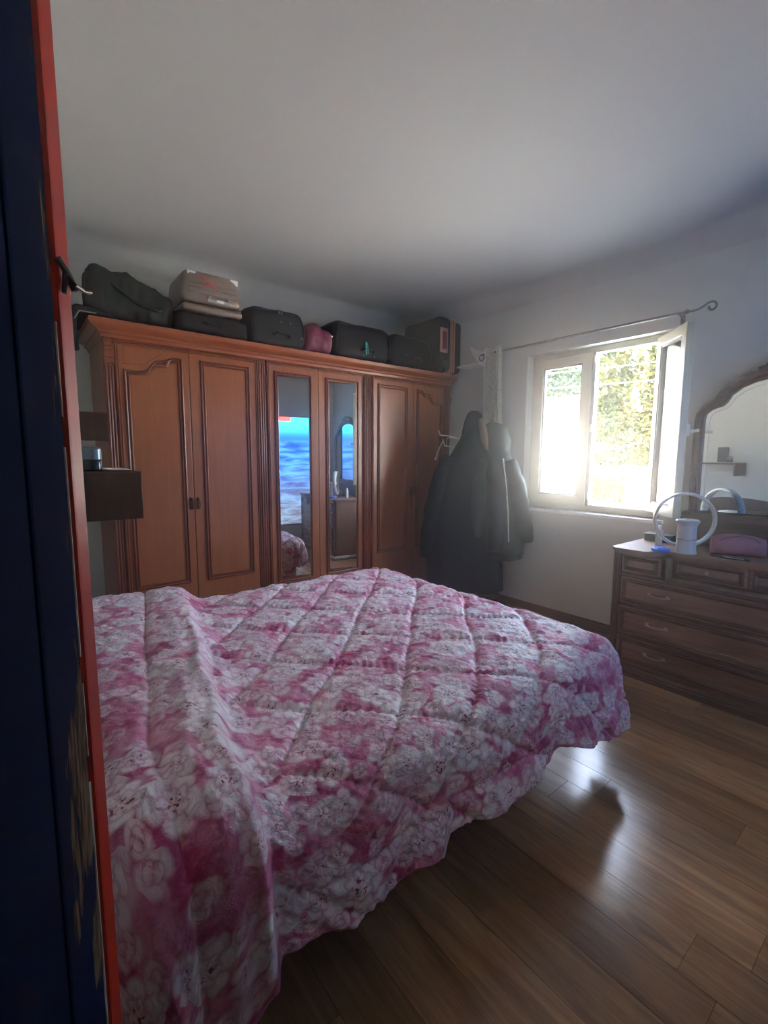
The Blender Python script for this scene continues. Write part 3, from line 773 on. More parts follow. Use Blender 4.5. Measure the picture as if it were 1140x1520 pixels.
obj('mattress', MB().box(.02, 2.06, 1.07, 2.67, .336, .555, .05, 4), M['mattress'], bed, True)
# comforter: cloth grid draped over the bed block
IX0, IX1, IY0, IY1, RR = .22, 2.07, 1.065, 2.66, .165
ZT = .625
hemtab = [(-.5, .20), (.0, .17), (.20, .20), (.30, .27), (.36, .315), (.47, .30), (.59, .275), (.71, .27), (.83, .285), (.94, .25), (.985, .30), (1.25, .27), (1.46, .265), (1.55, .31), (1.60, .33), (1.70, .30), (1.79, .265), (2.05, .205), (2.2, .215), (3, .22)]
def hem_at(x):
    for (a, za), (b_, zb) in zip(hemtab, hemtab[1:]):
        if a <= x <= b_: t = (x-a)/(b_-a); return za+(zb-za)*t
    return .22
def bumpf(x, y):
    e = .40 + .22*(y-1.1)
    t = min(1, max(0, (e+.09-x)/.17)); t = t*t*(3-2*t)
    return t*(.105+.03*math.sin(y*2.1+.4))
def seam(x, y):
    """distance to nearest quilting seam, in metres"""
    wob = .025*noise.noise(Vector((x*2.2, y*2.2, 3)))
    c1 = (x-y+.15+wob*1.5)/.40; c2 = (x+y-2.93+wob)/.46
    d1 = abs(c1-round(c1))*.40/1.414; d2 = abs(c2-round(c2))*.46/1.414
    d3 = abs(x-.225-.20*max(0, y-1.22)+wob*.4)
    d4 = abs(y-(IY0-H+.155)) if y < IY0 and x > .5 else 1; d3 = min(d3, d4)
    return d1, d2, d3
mb = MB(); uvl = {}
NU, NV = 420, 360
H = .62
us = [IX0-H+(IX1-IX0+2*H)*i/NU for i in range(NU+1)]; vs_ = [IY0-H+(IY1-IY0+2*H)*j/NV for j in range(NV+1)]
grid = []
for i, u in enumerate(us):
    col = []
    for j, v in enumerate(vs_):
        qx = min(max(u, IX0), IX1); qy = min(max(v, IY0), IY1)
        dx, dy = u-qx, v-qy; m = math.hypot(dx, dy)
        top = ZT+bumpf(qx, qy)
        if m > 1e-9:
            nx, ny = dx/m, dy/m
            frac = m*max(abs(nx), abs(ny))/H               # 0 at the edge, 1 at the hem
            hz = hem_at(u) if v < IY0 else (.36+.02*math.sin(v*7)-.15*math.exp(-max(0, v-IY0)/.05) if u > IX1 else .2)
            if u > IX1 and v < IY0: hz = hem_at(min(u, 2.12))+.01*math.sin(u*20)
            arc = RR*math.pi/2
            Ltot = arc+max(.02, (top-RR-hz))
            s_ = frac*Ltot
            if s_ < arc:
                a = s_/RR; off = RR*math.sin(a); z = top-RR*(1-math.cos(a)); N = Vector((nx*math.sin(a), ny*math.sin(a), math.cos(a)))
            else:
                k_ = s_-arc; off = RR+k_*.14; z = top-RR-k_; N = Vector((nx, ny, .1))
                tang = (u if abs(ny) > abs(nx) else v)
                off += min(1, k_/.2)*(.012*math.sin(tang*11+.8)+.010*math.sin(tang*23+2*noise.noise(Vector((u*3, v*3, 0)))))
            if v < IY0 and u < .60:                       # pulled towards the viewer at the head end
                f_ = min(1, max(0, (.415-u)/.07)); f_ = f_*f_*(3-2*f_)
                off += f_*.045*min(1, frac*2.0)
            P = Vector((qx+nx*off, qy+ny*off, z))
        else:
            P = Vector((qx, qy, top)); N = Vector((0, 0, 1))
        d1, d2, d3 = seam(u, v)
        ds = min(d1, d2)
        lim = .44+.22*(max(v, 1.06)-1.1)
        if u < lim: ds = max(ds, (lim-u)*.8)
        d1 = max(d1, (lim-u)*.8); d2 = max(d2, (lim-u)*.8)
        ds = min(ds, d3)
        puff = .013*(1-math.exp(-(ds/.011)**1.2))+.012*(1-math.exp(-ds/.07))-.016
        wr = noise.noise(Vector((u*6.5, v*6.5, 1)))*.008+noise.noise(Vector((u*15, v*15, 5)))*.005
        # gathers running off the seams
        ga = math.sin((u+v)*150+6*noise.noise(Vector((u*6, v*6, 9))))*math.exp(-d1/.045)*.0030+math.sin((u-v)*150+6*noise.noise(Vector((u*6, v*6, 19))))*math.exp(-d2/.045)*.0030
        ga += abs(noise.noise(Vector(((u+.6*v)*26, (v-.6*u)*9, 7))))*.008+abs(noise.noise(Vector(((u-.8*v)*24, (v+.8*u)*8, 27))))*.006
        # long folds in the foreground and at the pillow edge
        xr = .365+.22*max(0, v-1.08)+.02*noise.noise(Vector((0, v*4, 0)))
        k_f = 1 if v < 2.0 else max(.1, 1-(v-2.0)*1.5)
        fo = k_f*(.022*math.exp(-((u-xr)/.022)**2)-.010*math.exp(-((u-xr-.045)/.02)**2)+.008*math.exp(-((u-xr+.075)/.018)**2)*(1 if v < 1.4 else .4))
        fo += .010*math.exp(-((u-.10-.05*math.sin(v*3))/.018)**2)*(1 if v < 1.5 else 0)
        P += N*(puff+wr+ga+fo)
        P.z = max(P.z, .02)
        vt = mb.bm.verts.new(P); uvl[vt] = (u, v); col.append(vt)
    grid.append(col)
uvlay = mb.bm.loops.layers.uv.new('UVMap')
for i in range(NU):
    for j in range(NV):
        f = mb.bm.faces.new((grid[i][j], grid[i+1][j], grid[i+1][j+1], grid[i][j+1]))
        for lp in f.loops: lp[uvlay].uv = uvl[lp.vert]
cf = obj('comforter', mb, M['floral'], None, 'all', base=(1.15, 1.87, .56))
tag(cf, 'pink floral quilted comforter spread over the double bed', 'comforter')
so_ = cf.modifiers.new('thickness', 'SOLIDIFY'); so_.thickness = .022; so_.offset = -1

# ------------------------------------------------------------------ wall shelves by the bed head
def wall_shelf(label, x1, y0, y1, z0, z1):
    t = thing('wall_shelf', label, 'shelf', (XL, (y0+y1)/2, z0), 'floating shelves above the bed head')
    obj('board', MB().box(XL, x1-.002, y0+.018, y1, z1-.022, z1, .002), M['shelf'], t)
    obj('end_panel', MB().box(XL, x1, y0, y0+.018, z0, z1, .002), M['shelf'], t)
    obj('edge_strip', MB().box(XL, x1+.001, y0-.001, y0, z1-.005, z1+.0005), M['dresser_dark'], t)
    return t
wall_shelf('dark wood wall shelf with deep end panel, the lower nearer one holding a jar', .358, 1.80, 2.34, 1.230, 1.395)
wall_shelf('dark wood wall shelf with end panel, the smaller upper one beside the wardrobe edge', .375, 2.52, 2.86, 1.516, 1.645)
JX, JY, JZ = .222, 1.90, 1.3955
j = thing('jar', 'small dark jar with grey-blue cap on the lower wall shelf', 'jar', (JX, JY, JZ))
obj('pot', MB().lathe([(0, 0), (.030, 0), (.033, .004), (.033, .034), (.030, .039), (0, .039)], (JX, JY, JZ), 20), M['jar'], j, True)
obj('cap', MB().lathe([(0, .039), (.032, .039), (.033, .045), (.032, .074), (.023, .082), (0, .083)], (JX, JY, JZ), 20), M['jar_cap'], j, True)
nb = thing('notebook', 'thin brown notebook lying on the lower wall shelf', 'book', (.29, 1.95, JZ))
obj('cover', MB().box(.262, .335, 1.83, 2.05, JZ, JZ+.003, .001), M['dresser_dark'], nb)
obj('pages', MB().box(.264, .333, 1.832, 2.048, JZ+.0031, JZ+.006, .0005), M['white_label'], nb)
r_ = thing('speaker_box', 'dark upright box on the lower wall shelf, seen in the vanity mirror', 'speaker', (.08, 2.02, JZ))
obj('case', MB().box(.02, .11, 1.97, 2.07, JZ, JZ+.20, .006), M['box_dark'], r_)
obj('grille', MB().box(.11, .114, 1.98, 2.06, JZ+.012, JZ+.188, .002), M['black_plastic'], r_)

# ------------------------------------------------------------------ old door leaf beside the camera
dr = thing('door_1', None, None, (-.09, -.03, 0), kind='structure')
ex, ey = .058, .752         # free edge of the leaf, hinge at (-.09,-.03)
dv = Vector((ex+.09, ey+.03, 0)).normalized(); dnrm = Vector((dv.y, -dv.x, 0))
LD = math.hypot(ex+.09, ey+.03)
def leafpt(s_, d, z): return Vector((-.09, -.03, 0))+dv*s_+dnrm*d+Vector((0, 0, z))
def lbox(mb, s0, s1, d0, d1, z0, z1):
    vs = [leafpt(s_, d, z) for s_ in (s0, s1) for d in (d0, d1) for z in (z0, z1)]
    bv = [mb.bm.verts.new(p) for p in vs]
    for q in ((0, 1, 3, 2), (4, 6, 7, 5), (0, 4, 5, 1), (2, 3, 7, 6), (0, 2, 6, 4), (1, 5, 7, 3)): mb.bm.faces.new([bv[a] for a in q])
mb = MB(); lbox(mb, 0, LD, -.045, 0, .01, 2.18)
ob = obj('leaf', mb, M['blue'], dr)
mb = MB(); lbox(mb, LD-.30, LD-.22, 0, .003, .01, 2.18)
def lsweep(pts2, mat, name, lab=None):
    """profile in (s,d) extruded over the height"""
    mb = MB(); mb.rings([[leafpt(a, d, z) for a, d in pts2] for z in (.01, .4, .8, 1.2, 1.6, 2.18)])
    return obj(name, mb, mat, dr, label=lab)
lsweep([(LD-.262, .0), (LD-.261, .002), (LD-.256, .003), (LD-.251, .002), (LD-.25, 0)], M['blue'], 'bead')
# red astragal along the free edge, two faces with a rounded arris
lsweep([(LD, -.047), (LD+.001, .0005), (LD+.003, .0065), (LD+.006, .0085), (LD+.010, .008), (LD+.028, .0175), (LD+.030, .016), (LD+.030, -.047)], M['red'], 'edge_strip', 'red painted edge strip')
# ridges of old cream paint left along the joint
M['cream'] = mottled('old_cream_paint', (.52, .46, .36, 1), .8, .3, 60)
for (za, zb, wd_) in ((.42, .98, .0032), (1.02, 1.13, .0018), (1.17, 1.46, .0026), (1.50, 1.62, .0016)):
    mb = MB(); n_ = 14
    mb.rings([[leafpt(LD-.001-wd_*(.5+abs(noise.noise(Vector((0, 0, z*23))))), 0, z), leafpt(LD+.0006, 0, z), leafpt(LD+.0006, .0022, z), leafpt(LD-.001-wd_*.4, .0018, z)] for z in [za+(zb-za)*q/n_ for q in range(n_+1)]])
    obj('paint_ridge', mb, M['cream'], dr)
# hook latch
lt = MB()
c0 = leafpt(LD+.012, .012, 1.685)
lt.tube([c0+Vector((-.006, -.012, .014)), c0+Vector((.002, -.006, .004)), c0+Vector((.008, 0, -.008)), c0+Vector((.012, 0, -.02))], .0045, 8)
lt.tube([c0+Vector((.004, -.004, -.004)), c0+Vector((.012, -.006, -.014)), c0+Vector((.024, .01, -.015)), c0+Vector((.033, .02, -.012))], [.003, .0028, .0024, .002], 8)
lt.tube([c0+Vector((.0, -.005, -.026)), c0+Vector((.003, -.004, .006))], .0035, 6)
obj('hook_latch', lt, M['latch'], dr, True, label='bent steel hook latch')

# ------------------------------------------------------------------ dresser with vanity mirror
dc = .725
DX, DXB = 3.15, XR-.004
dy0, dy1 = dc-.715, dc+.715
ds = thing('dresser', 'brown wooden chest of drawers with recessed centre under the window wall', 'dresser', (3.45, dc, 0))
ztop = .845
def front_x(y):   # top outline: side lobes forward, centre set back
    a = abs(y-dc); t = min(1, max(0, (a-.42)/.10)); t = t*t*(3-2*t); return 3.245-.125*t
mb = MB()
poly = [(DXB, dy0-.018), (3.16, dy0-.018), (3.125, dy0+.01)]
for q in range(49):
    y = dy0+.02+(dy1-dy0-.04)*q/48; poly.append((front_x(y), y))
poly += [(3.125, dy1-.01), (3.16, dy1+.018), (DXB, dy1+.018)]
PL = lambda u, v, d: Vector((u, v, d))
mb.prism(poly, PL, ztop-.006, ztop+.012)
poly2 = [(min(u+.010, DXB), v*0+min(max(v, dy0-.006), dy1+.006)) for u, v in poly]
mb.prism(poly2, PL, ztop-.024, ztop-.005)
obj('worktop', mb, M['dresser'], ds)
mb = MB().box(DX+.01, DXB, dy0, dy0+.025, .05, ztop-.02).box(DX+.01, DXB, dy1-.025, dy1, .05, ztop-.02).box(DX+.02, DXB, dy0, dy1, .05, .075)
mb.box(DXB-.015, DXB, dy0+.02, dy1-.02, .05, ztop-.03).box(DX+.012, DX+.03, dy0, dy1, .05, .685)
mb.box(3.28, 3.30, dc-.42, dc+.42, .68, ztop-.022).box(DX+.012, 3.30, dc+.395, dc+.42, .68, ztop-.022).box(DX+.012, 3.30, dc-.42, dc-.395, .68, ztop-.022)
mb.box(DX+.012, DX+.03, dc+.40, dy1, .68, ztop-.022).box(DX+.012, DX+.03, dy0, dc-.40, .68, ztop-.022).box(DX+.008, 3.30, dc-.42, dc+.42, .675, .690)
obj('carcass', mb, M['dresser'], ds)
for yy in (dy0+.002, dy1-.052):
    mb = MB().box(DX-.004, DX+.02, yy, yy+.05, .06, ztop-.024, .008, 3)
    for q in range(2): mb.box(DX-.010, DX, yy+.010+q*.018, yy+.020+q*.018, .10, ztop-.06, .004)
    obj('corner_post', mb, M['dresser_dark'], ds, True)
mb = MB()
bp = [(0, .062), (.006, .058), (.016, .05), (.018, .04), (.024, .034), (.024, 0), (0, 0)]
mb.sweep([Vector((DXB, dy0)), Vector((DX, dy0)), Vector((DX, dy1)), Vector((DXB, dy1))], [(o, z) for o, z in bp], lambda u, v, d: Vector((u, v, d)), False)
mb.box(DX, DX+.03, dy0, dy1, 0, .06)
obj('plinth', mb, M['dresser_dark'], ds)
dprof = [(0, 0), (.003, -.008), (.010, -.011), (.016, -.007), (.020, -.003), (.026, 0)]
def drawer(y0, y1, z0, z1, x, handles, knob=False, mould=True):
    d = obj('drawer', MB().box(x-.006, x+.015, y0, y1, z0, z1, .004, 2), M['dresser'], ds)
    obj('panel_moulding', MB().sweep([(y1-.012, z0+.012), (y0+.012, z0+.012), (y0+.012, z1-.012), (y1-.012, z1-.012)], [(-o, dd) for o, dd in dprof], YZ(x-.006)), M['dresser_dark'], d, True)
    for hy in handles:
        zc = (z0+z1)/2+.005
        h = MB().tube([(x-.008, hy-.055, zc), (x-.026, hy-.048, zc-.003), (x-.030, hy-.02, zc-.006), (x-.030, hy+.02, zc-.006), (x-.026, hy+.048, zc-.003), (x-.008, hy+.055, zc)], .0045, 8)
        for e in (-.055, .055): h.box(x-.012, x-.005, hy+e-.012, hy+e+.012, zc-.010, zc+.010, .003)
        obj('handle', h, M['pull'], d, True)
    if knob:
        obj('knob', MB().lathe([(0, 0), (.006, 0), (.006, .012), (.012, .018), (.011, .026), (0, .029)], (0, 0, 0), 14).xform(Matrix.Translation((x-.004, (y0+y1)/2, (z0+z1)/2)) @ Matrix.Rotation(R(-90), 4, 'Y')), M['pull'], d, True)
for z0, z1 in ((.085, .262), (.285, .468), (.486, .668)):
    drawer(dy0+.055, dy1-.055, z0, z1, DX+.004, (1.146, 2*dc-1.146))
drawer(dc+.425, dy1-.055, .70, .818, DX+.006, (), False); drawer(dy0+.055, dc-.425, .70, .818, DX+.006, (), False)
drawer(dc+.008, dc+.392, .70, .818, 3.272, (), True); drawer(dc-.392, dc-.008, .70, .818, 3.272, (), True)
for z in (.274, .476): obj('rail', MB().box(DX-.006, DX+.014, dy0+.05, dy1-.05, z-.006, z+.006, .004), M['dresser_dark'], ds)
obj('rail', MB().box(DX-.010, DX+.014, dy0+.05, dy1-.05, .672, .694, .005), M['dresser_dark'], ds)
# vanity mirror
vm = thing('vanity_mirror', 'large arched vanity mirror in carved brown frame standing on the dresser', 'mirror', (3.7, dc, ztop+.012))
half_o = [(.470, 1.075), (.480, 1.40), (.478, 1.70), (.472, 1.75), (.455, 1.785), (.42, 1.815), (.375, 1.845), (.345, 1.89), (.305, 1.935), (.24, 1.972), (.17, 1.996), (.10, 2.012), (0, 2.022)]
half_i = [(.405, 1.095), (.408, 1.40), (.408, 1.715), (.400, 1.745), (.375, 1.768), (.345, 1.780), (.310, 1.79), (.288, 1.815), (.268, 1.855), (.215, 1.898), (.15, 1.925), (.09, 1.937), (0, 1.943)]
outer = [(dc+a, z) for a, z in half_o]+[(dc-a, z) for a, z in reversed(half_o[:-1])]
inner = [(dc+a, z) for a, z in half_i]+[(dc-a, z) for a, z in reversed(half_i[:-1])]
mb = MB(); xf_ = 3.675
def lerp(p, q, t): return (p[0]+(q[0]-p[0])*t, p[1]+(q[1]-p[1])*t)
prof = [(0, .055), (0, .012), (.10, .0), (.35, -.012), (.6, -.004), (.72, -.010), (.88, -.006), (1, .012), (1, .055)]
strips = [[Vector((xf_+d, *lerp(o, i_, t))) for t, d in prof] for o, i_ in zip(outer, inner)]
vsr = [[mb.bm.verts.new(p) for p in s_] for s_ in strips]
for a, b_ in zip(vsr, vsr[1:]):
    for q in range(len(prof)-1): mb.bm.faces.new((a[q], a[q+1], b_[q+1], b_[q]))
mb.bm.faces.new(vsr[0]); mb.bm.faces.new(list(reversed(vsr[-1])))
obj('frame', mb, M['dresser_dark'], vm, True)
mb = MB().prism(inner, YZ(xf_), .010, .018)
gl_ = obj('mirror_pane', mb, M['mirror'], vm)
# bevel groove of the glass: a thin strip set in from the edge
mid = [lerp(p, (dc, 1.5), .055) for p in inner]
obj('bevel_line', MB().sweep([Vector(p) for p in mid], [(-.0012, .0100), (0, .0088), (.0012, .0100)], YZ(xf_)), M['steel'], vm)
cr = MB()
poly = [(dc+.145, 1.995), (dc+.145, 2.012), (dc+.11, 2.022), (dc+.09, 2.045), (dc+.04, 2.055), (dc, 2.075), (dc-.04, 2.055), (dc-.09, 2.045), (dc-.11, 2.022), (dc-.145, 2.012), (dc-.145, 1.995)]
cr.prism(poly, YZ(xf_-.018), 0, .05)
obj('crest', cr, M['dresser_dark'], vm)
obj('base_board', MB().box(xf_-.03, DXB, dc-.50, dc+.50, 1.03, 1.085, .008, 3).box(xf_-.005, DXB, dc-.47, dc+.47, ztop+.013, 1.035, .004), M['dresser_dark'], vm)
for s_ in (-1, 1): obj('side_bracket', MB().box(xf_-.012, xf_+.04, dc+s_*.49-.03, dc+s_*.49+.03, ztop+.0125, 1.04, .012, 3), M['dresser_dark'], vm)

# things on the dresser
zt = ztop+.0122
fn = thing('ring_fan', 'white bladeless ring fan on cylindrical base on the dresser', 'fan', (3.30, 1.075, zt))
fc = Vector((3.325, 1.095, zt+.205)); fa = Vector((.84, .54, 0)).normalized(); fb = Vector((-fa.y, fa.x, 0)); up = Vector((0, 0, 1))
mb = MB(); rings = []
for q in range(49):
    a = 2*math.pi*q/48; rad = fb*math.cos(a)+up*math.sin(a); ring = []
    for e in range(12):
        b_ = 2*math.pi*e/12
        ring.append(fc+rad*(.166+.010*math.cos(b_))+fa*(.030*math.sin(b_)))
    rings.append(ring)
mb.rings(rings, True, False)
obj('ring', mb, M['fan'], fn, 'all')
bx, by = 3.285, 1.062
obj('base', MB().lathe([(0, 0), (.060, 0), (.062, .006), (.056, .02), (.054, .09), (.052, .17), (.056, .185), (.064, .195), (.066, .205), (.060, .212), (.03, .216), (0, .216)], (bx, by, zt), 28), M['fan'], fn, True)
obj('band', MB().lathe([(.0545, .088), (.0565, .090), (.0565, .094), (.0545, .096)], (bx, by, zt), 28), M['gasket'], fn, True)
obj('button', MB().lathe([(0, .2158), (.012, .2158), (.011, .220), (0, .2205)], (bx, by, zt), 12), M['gasket'], fn, True)
bl = thing('perfume_bottle', 'slim pale bottle with cap standing inside the ring fan outline', 'bottle', (3.42, 1.27, zt))
obj('flask', MB().box(3.405, 3.435, 1.25, 1.29, zt, zt+.11, .008, 3), M['clear'], bl, True)
obj('cap', MB().lathe([(0, .11), (.011, .11), (.011, .14), (0, .141)], (3.42, 1.27, zt), 12), M['white_label'], bl, True)
dsc = thing('lid', 'round blue plastic lid beside the fan base', 'lid', (3.235, 1.185, zt))
obj('disc', MB().lathe([(0, 0), (.050, 0), (.055, .008), (.052, .018), (.035, .022), (0, .022)], (3.235, 1.185, zt), 24), M['blue_lid'], dsc, True)
obj('rim', MB().lathe([(.036, .0215), (.039, .025), (.042, .0215)], (3.235, 1.185, zt), 24), M['blue_lid'], dsc, True)
bx_ = thing('box', 'low dark box at the left back corner of the dresser top', 'box', (3.62, 1.33, zt))
obj('body', MB().box(3.56, 3.66, 1.24, 1.42, zt, zt+.042, .004), M['box_dark'], bx_)
obj('lid', MB().box(3.557, 3.663, 1.237, 1.423, zt+.0425, zt+.054, .003), M['box_dark'], bx_)
pb = thing('toiletry_bag', 'pink padded toiletry bag leaning below the vanity mirror', 'bag', (3.45, .85, zt))
mb = soft_bag(lambda t: .80+.2*math.sin(math.pi*min(1, t*1.05)), 0, .27, -.06, .06, 0, .135, .008, 4, 22, p=2.5)
mb.xform(Matrix.Translation((3.415, .965, zt)) @ Matrix.Rotation(R(-66), 4, 'Z'))
obj('body', mb, M['pink'], pb, 'all')
mb = MB().tube([(.01, -.055, .07), (.06, -.058, .112), (.14, -.052, .128), (.21, -.055, .112), (.262, -.05, .06)], .004, 6).xform(Matrix.Translation((3.415, .965, zt)) @ Matrix.Rotation(R(-66), 4, 'Z'))
obj('zip', mb, M['pink_band'], pb, True)
br = thing('hair_brush', 'flat black brush with silver strip at the dresser front', 'brush', (3.31, .80, zt))
mb = MB().box(3.285, 3.318, .735, .86, zt, zt+.014, .006, 3).box(3.292, 3.311, .86, .93, zt+.002, zt+.012, .004, 3)
obj('paddle', mb, M['black_plastic'], br, True)
obj('strip', MB().box(3.283, 3.286, .76, .86, zt+.009, zt+.0135, .001), M['steel'], br)
yb = thing('bottle', 'small yellow bottle with white cap at the right edge of the photo', 'bottle', (3.52, .678, zt))
obj('flask', MB().lathe([(0, 0), (.026, 0), (.028, .004), (.028, .085), (.022, .10), (.012, .105), (0, .105)], (3.52, .678, zt), 20), M['amber'], yb, True)
obj('cap', MB().lathe([(0, .105), (.014, .105), (.014, .135), (0, .137)], (3.52, .678, zt), 16), M['white_label'], yb, True)
obj('collar', MB().lathe([(.0281, .06), (.0288, .062), (.0288, .082), (.0281, .084)], (3.52, .678, zt), 20), M['clear'], yb, True)

# ------------------------------------------------------------------ coat stand and coats
VW = Vector((.66, -.751, 0)); VD = Vector((.751, .66, 0))      # across / away, for garments turned to the room
def gpt(c, a, d, z): return Vector(c)+VW*a+VD*d+Vector((0, 0, z))
st = thing('coat_stand', 'white metal coat stand almost hidden by dark coats', 'coat stand', (3.45, 3.06, 0))
P0 = (3.45, 3.06, 0)
obj('pole', MB().tube([(3.45, 3.06, .03), (3.45, 3.06, 1.74)], .016, 12), M['white_metal'], st, True)
obj('foot', MB().lathe([(0, 0), (.18, 0), (.18, .012), (.03, .03), (0, .03)], P0, 28), M['white_metal'], st, True)
for (a, d, z) in ((-.24, .0, 1.70), (.05, -.12, 1.76), (.24, .0, 1.66), (.0, .20, 1.72), (-.20, .12, 1.60)):
    h = MB().tube([gpt(P0, 0, 0, z-.10), gpt(P0, a*.6, d*.6, z-.05), gpt(P0, a, d, z-.04), gpt(P0, a*1.06, d*1.06, z+.01)], .006, 8)
    obj('hook', h, M['white_metal'], st, True)
for (p) in ([(-.20, -.05, 1.62), (-.235, -.05, 1.55), (-.27, -.05, 1.46), (-.28, -.05, 1.42), (-.265, -.05, 1.44)], [(-.10, -.02, 1.64), (-.17, -.02, 1.63), (-.175, -.02, 1.56)]):
    obj('hook', MB().tube([gpt(P0, *q) for q in p], .004, 6), M['white_metal'], st, True)
def garment(c, prof, nfold=7, amp=.02, seed=0, n=72, tilt=0):
    """prof: (z, left, right, depth, depth offset) rings from hem to collar"""
    mb = MB(); rings = []
    # refine vertically
    fine = []
    for a, b_ in zip(prof, prof[1:]):
        for q in range(6): fine.append(tuple(x+(y-x)*(q/6) for x, y in zip(a, b_)))
    fine.append(prof[-1])
    ztop_, zbot = prof[-1][0], prof[0][0]
    for (z, l, r_, dp, do) in fine:
        t = (ztop_-z)/(ztop_-zbot); ring = []
        for q in range(n):
            a = 2*math.pi*q/n; ca, sa = math.cos(a), math.sin(a)
            m_ = (l+r_)/2; hw = (r_-l)/2
            fold = 1+(amp*6*t*math.sin(nfold*a+seed+1.5*noise.noise(Vector((z*2, seed, 0))))+.9*amp*noise.noise(Vector((ca*3+seed, sa*3, z*5)))*3)*.5
            px = m_+hw*math.copysign(abs(ca)**.8, ca)*fold; pd = do+dp*math.copysign(abs(sa)**.8, sa)*fold
            ring.append(gpt(c, px, pd, z+.006*math.sin(3*a+seed)))
        rings.append(ring)
    return mb.rings(rings)
def sleeve(c, pts, rads, seed=0):
    P = [gpt(c, *p) for p in pts]
    # resample
    Q, Rr = [], []
    for i in range(len(P)-1):
        for q in range(5): t = q/5; Q.append(P[i].lerp(P[i+1], t)); Rr.append(rads[i]+(rads[i+1]-rads[i])*t)
    Q.append(P[-1]); Rr.append(rads[-1])
    Rr = [r_*(1+.045*math.sin(i*1.9+seed)) for i, r_ in enumerate(Rr)]
    return MB().tube(Q, Rr, 16)
G2 = 'dark coats on the stand'
CA = (3.36, 2.97, 0)
a_ = thing('long_coat', 'long charcoal coat hanging nearest the wardrobe, reaching almost to the floor', 'coat', (3.36, 2.97, .2), G2)
obj('body', garment(CA, [(.18, -.34, .375, .17, .0), (.55, -.35, .35, .17, .0), (.95, -.32, .31, .16, .0), (1.25, -.255, .30, .16, 0), (1.42, -.17, .27, .15, 0), (1.55, -.10, .20, .13, 0), (1.66, -.03, .14, .11, 0), (1.74, .015, .11, .08, 0)], 9, .016, 1), M['coat'], a_, 'all')
obj('sleeve', sleeve(CA, [(-.13, -.03, 1.44), (-.215, -.06, 1.25), (-.285, -.07, .95), (-.33, -.06, .66), (-.345, -.05, .50)], [.080, .090, .09, .080, .070], 1), M['coat'], a_, 'all')
obj('sleeve', sleeve(CA, [(.22, -.08, 1.42), (.285, -.13, 1.2), (.30, -.16, .95), (.30, -.16, .72), (.30, -.15, .60)], [.085, .09, .085, .07, .06], 2), M['coat'], a_, 'all')
obj('collar', MB().rings([[gpt(CA, .07+r_*math.cos(a), r_*.8*math.sin(a)-.01, z) for a in [q/20*2*math.pi for q in range(20)]] for r_, z in ((.12, 1.60), (.105, 1.70), (.085, 1.79), (.062, 1.85), (.03, 1.875))]), M['coat'], a_, 'all')
obj('fur_trim', MB().tube([gpt(CA, .125, -.06, 1.80), gpt(CA, .15, -.10, 1.72), gpt(CA, .165, -.12, 1.62), gpt(CA, .19, -.13, 1.52)], [.020, .035, .035, .015], 10), M['fur'], a_, 'all', label='brownish fur trim of the collar')
mb = MB()
for q in range(4): mb.tube([gpt(CA, .235+.01*q, -.17-.004*q, 1.45-.3*q/4), gpt(CA, .25+.012*q, -.185, 1.36-.3*q/4)], .004, 6)
obj('seam', mb, M['jacket'], a_)
a_ = thing('short_coat', 'dark rounded coat hung behind the long charcoal coat, only its collar showing', 'coat', (3.53, 3.08, .3), G2)
CB = (3.53, 3.08, 0)
obj('body', garment(CB, [(.30, -.33, .20, .13, .02), (.8, -.31, .2, .13, .02), (1.2, -.25, .2, .12, .02), (1.50, -.14, .14, .11, .02), (1.66, -.07, .09, .10, .02), (1.78, -.045, .06, .07, 0), (1.84, -.02, .035, .04, 0)], 7, .018, 4), M['coat'], a_, 'all')
obj('sleeve', sleeve(CB, [(-.16, .0, 1.44), (-.27, .0, 1.2), (-.34, .0, .9), (-.37, .0, .6)], [.08, .085, .075, .06], 3), M['coat'], a_, 'all')
CC = (3.56, 2.72, 0)
a_ = thing('hooded_jacket', 'slate hooded jacket hanging nearest the window, hood up', 'jacket', (3.56, 2.72, .5), G2)
obj('body', garment(CC, [(.55, -.20, .23, .13, .0), (.62, -.22, .245, .14, .0), (.90, -.22, .20, .14, .0), (1.15, -.20, .16, .13, .0), (1.35, -.18, .125, .12, 0), (1.48, -.15, .09, .10, 0), (1.56, -.10, .06, .08, 0)], 6, .015, 2), M['jacket'], a_, 'all')
obj('sleeve', sleeve(CC, [(.07, -.06, 1.42), (.15, -.08, 1.2), (.205, -.08, .95), (.245, -.07, .78), (.26, -.06, .68)], [.07, .08, .075, .068, .060], 5), M['jacket'], a_, 'all')
obj('sleeve', sleeve(CC, [(-.14, -.08, 1.42), (-.19, -.10, 1.2), (-.20, -.10, .9), (-.19, -.09, .7)], [.07, .08, .075, .06], 6), M['jacket'], a_, 'all')
hr = []
for r_, z, o in ((.075, 1.42, .02), (.125, 1.50, .01), (.145, 1.58, -.01), (.14, 1.65, -.02), (.115, 1.715, -.035), (.07, 1.755, -.045), (.02, 1.768, -.05)):
    hr.append([gpt(CC, -.045+o*.6+r_*math.cos(a), r_*.85*math.sin(a), z) for a in [q/24*2*math.pi for q in range(24)]])
obj('hood', MB().rings(hr), M['jacket'], a_, 'all')
obj('zip', MB().tube([gpt(CC, .015, -.145, 1.44), gpt(CC, .05, -.15, 1.2), gpt(CC, .075, -.152, .95), gpt(CC, .09, -.15, .68)], .006, 6), M['steel'], a_, True, label='pale zip line')
obj('hem_band', garment(CC, [(.50, -.19, .215, .125, 0), (.54, -.20, .225, .13, 0), (.57, -.205, .235, .135, 0)], 6, .015, 2), M['coat'], a_, 'all')

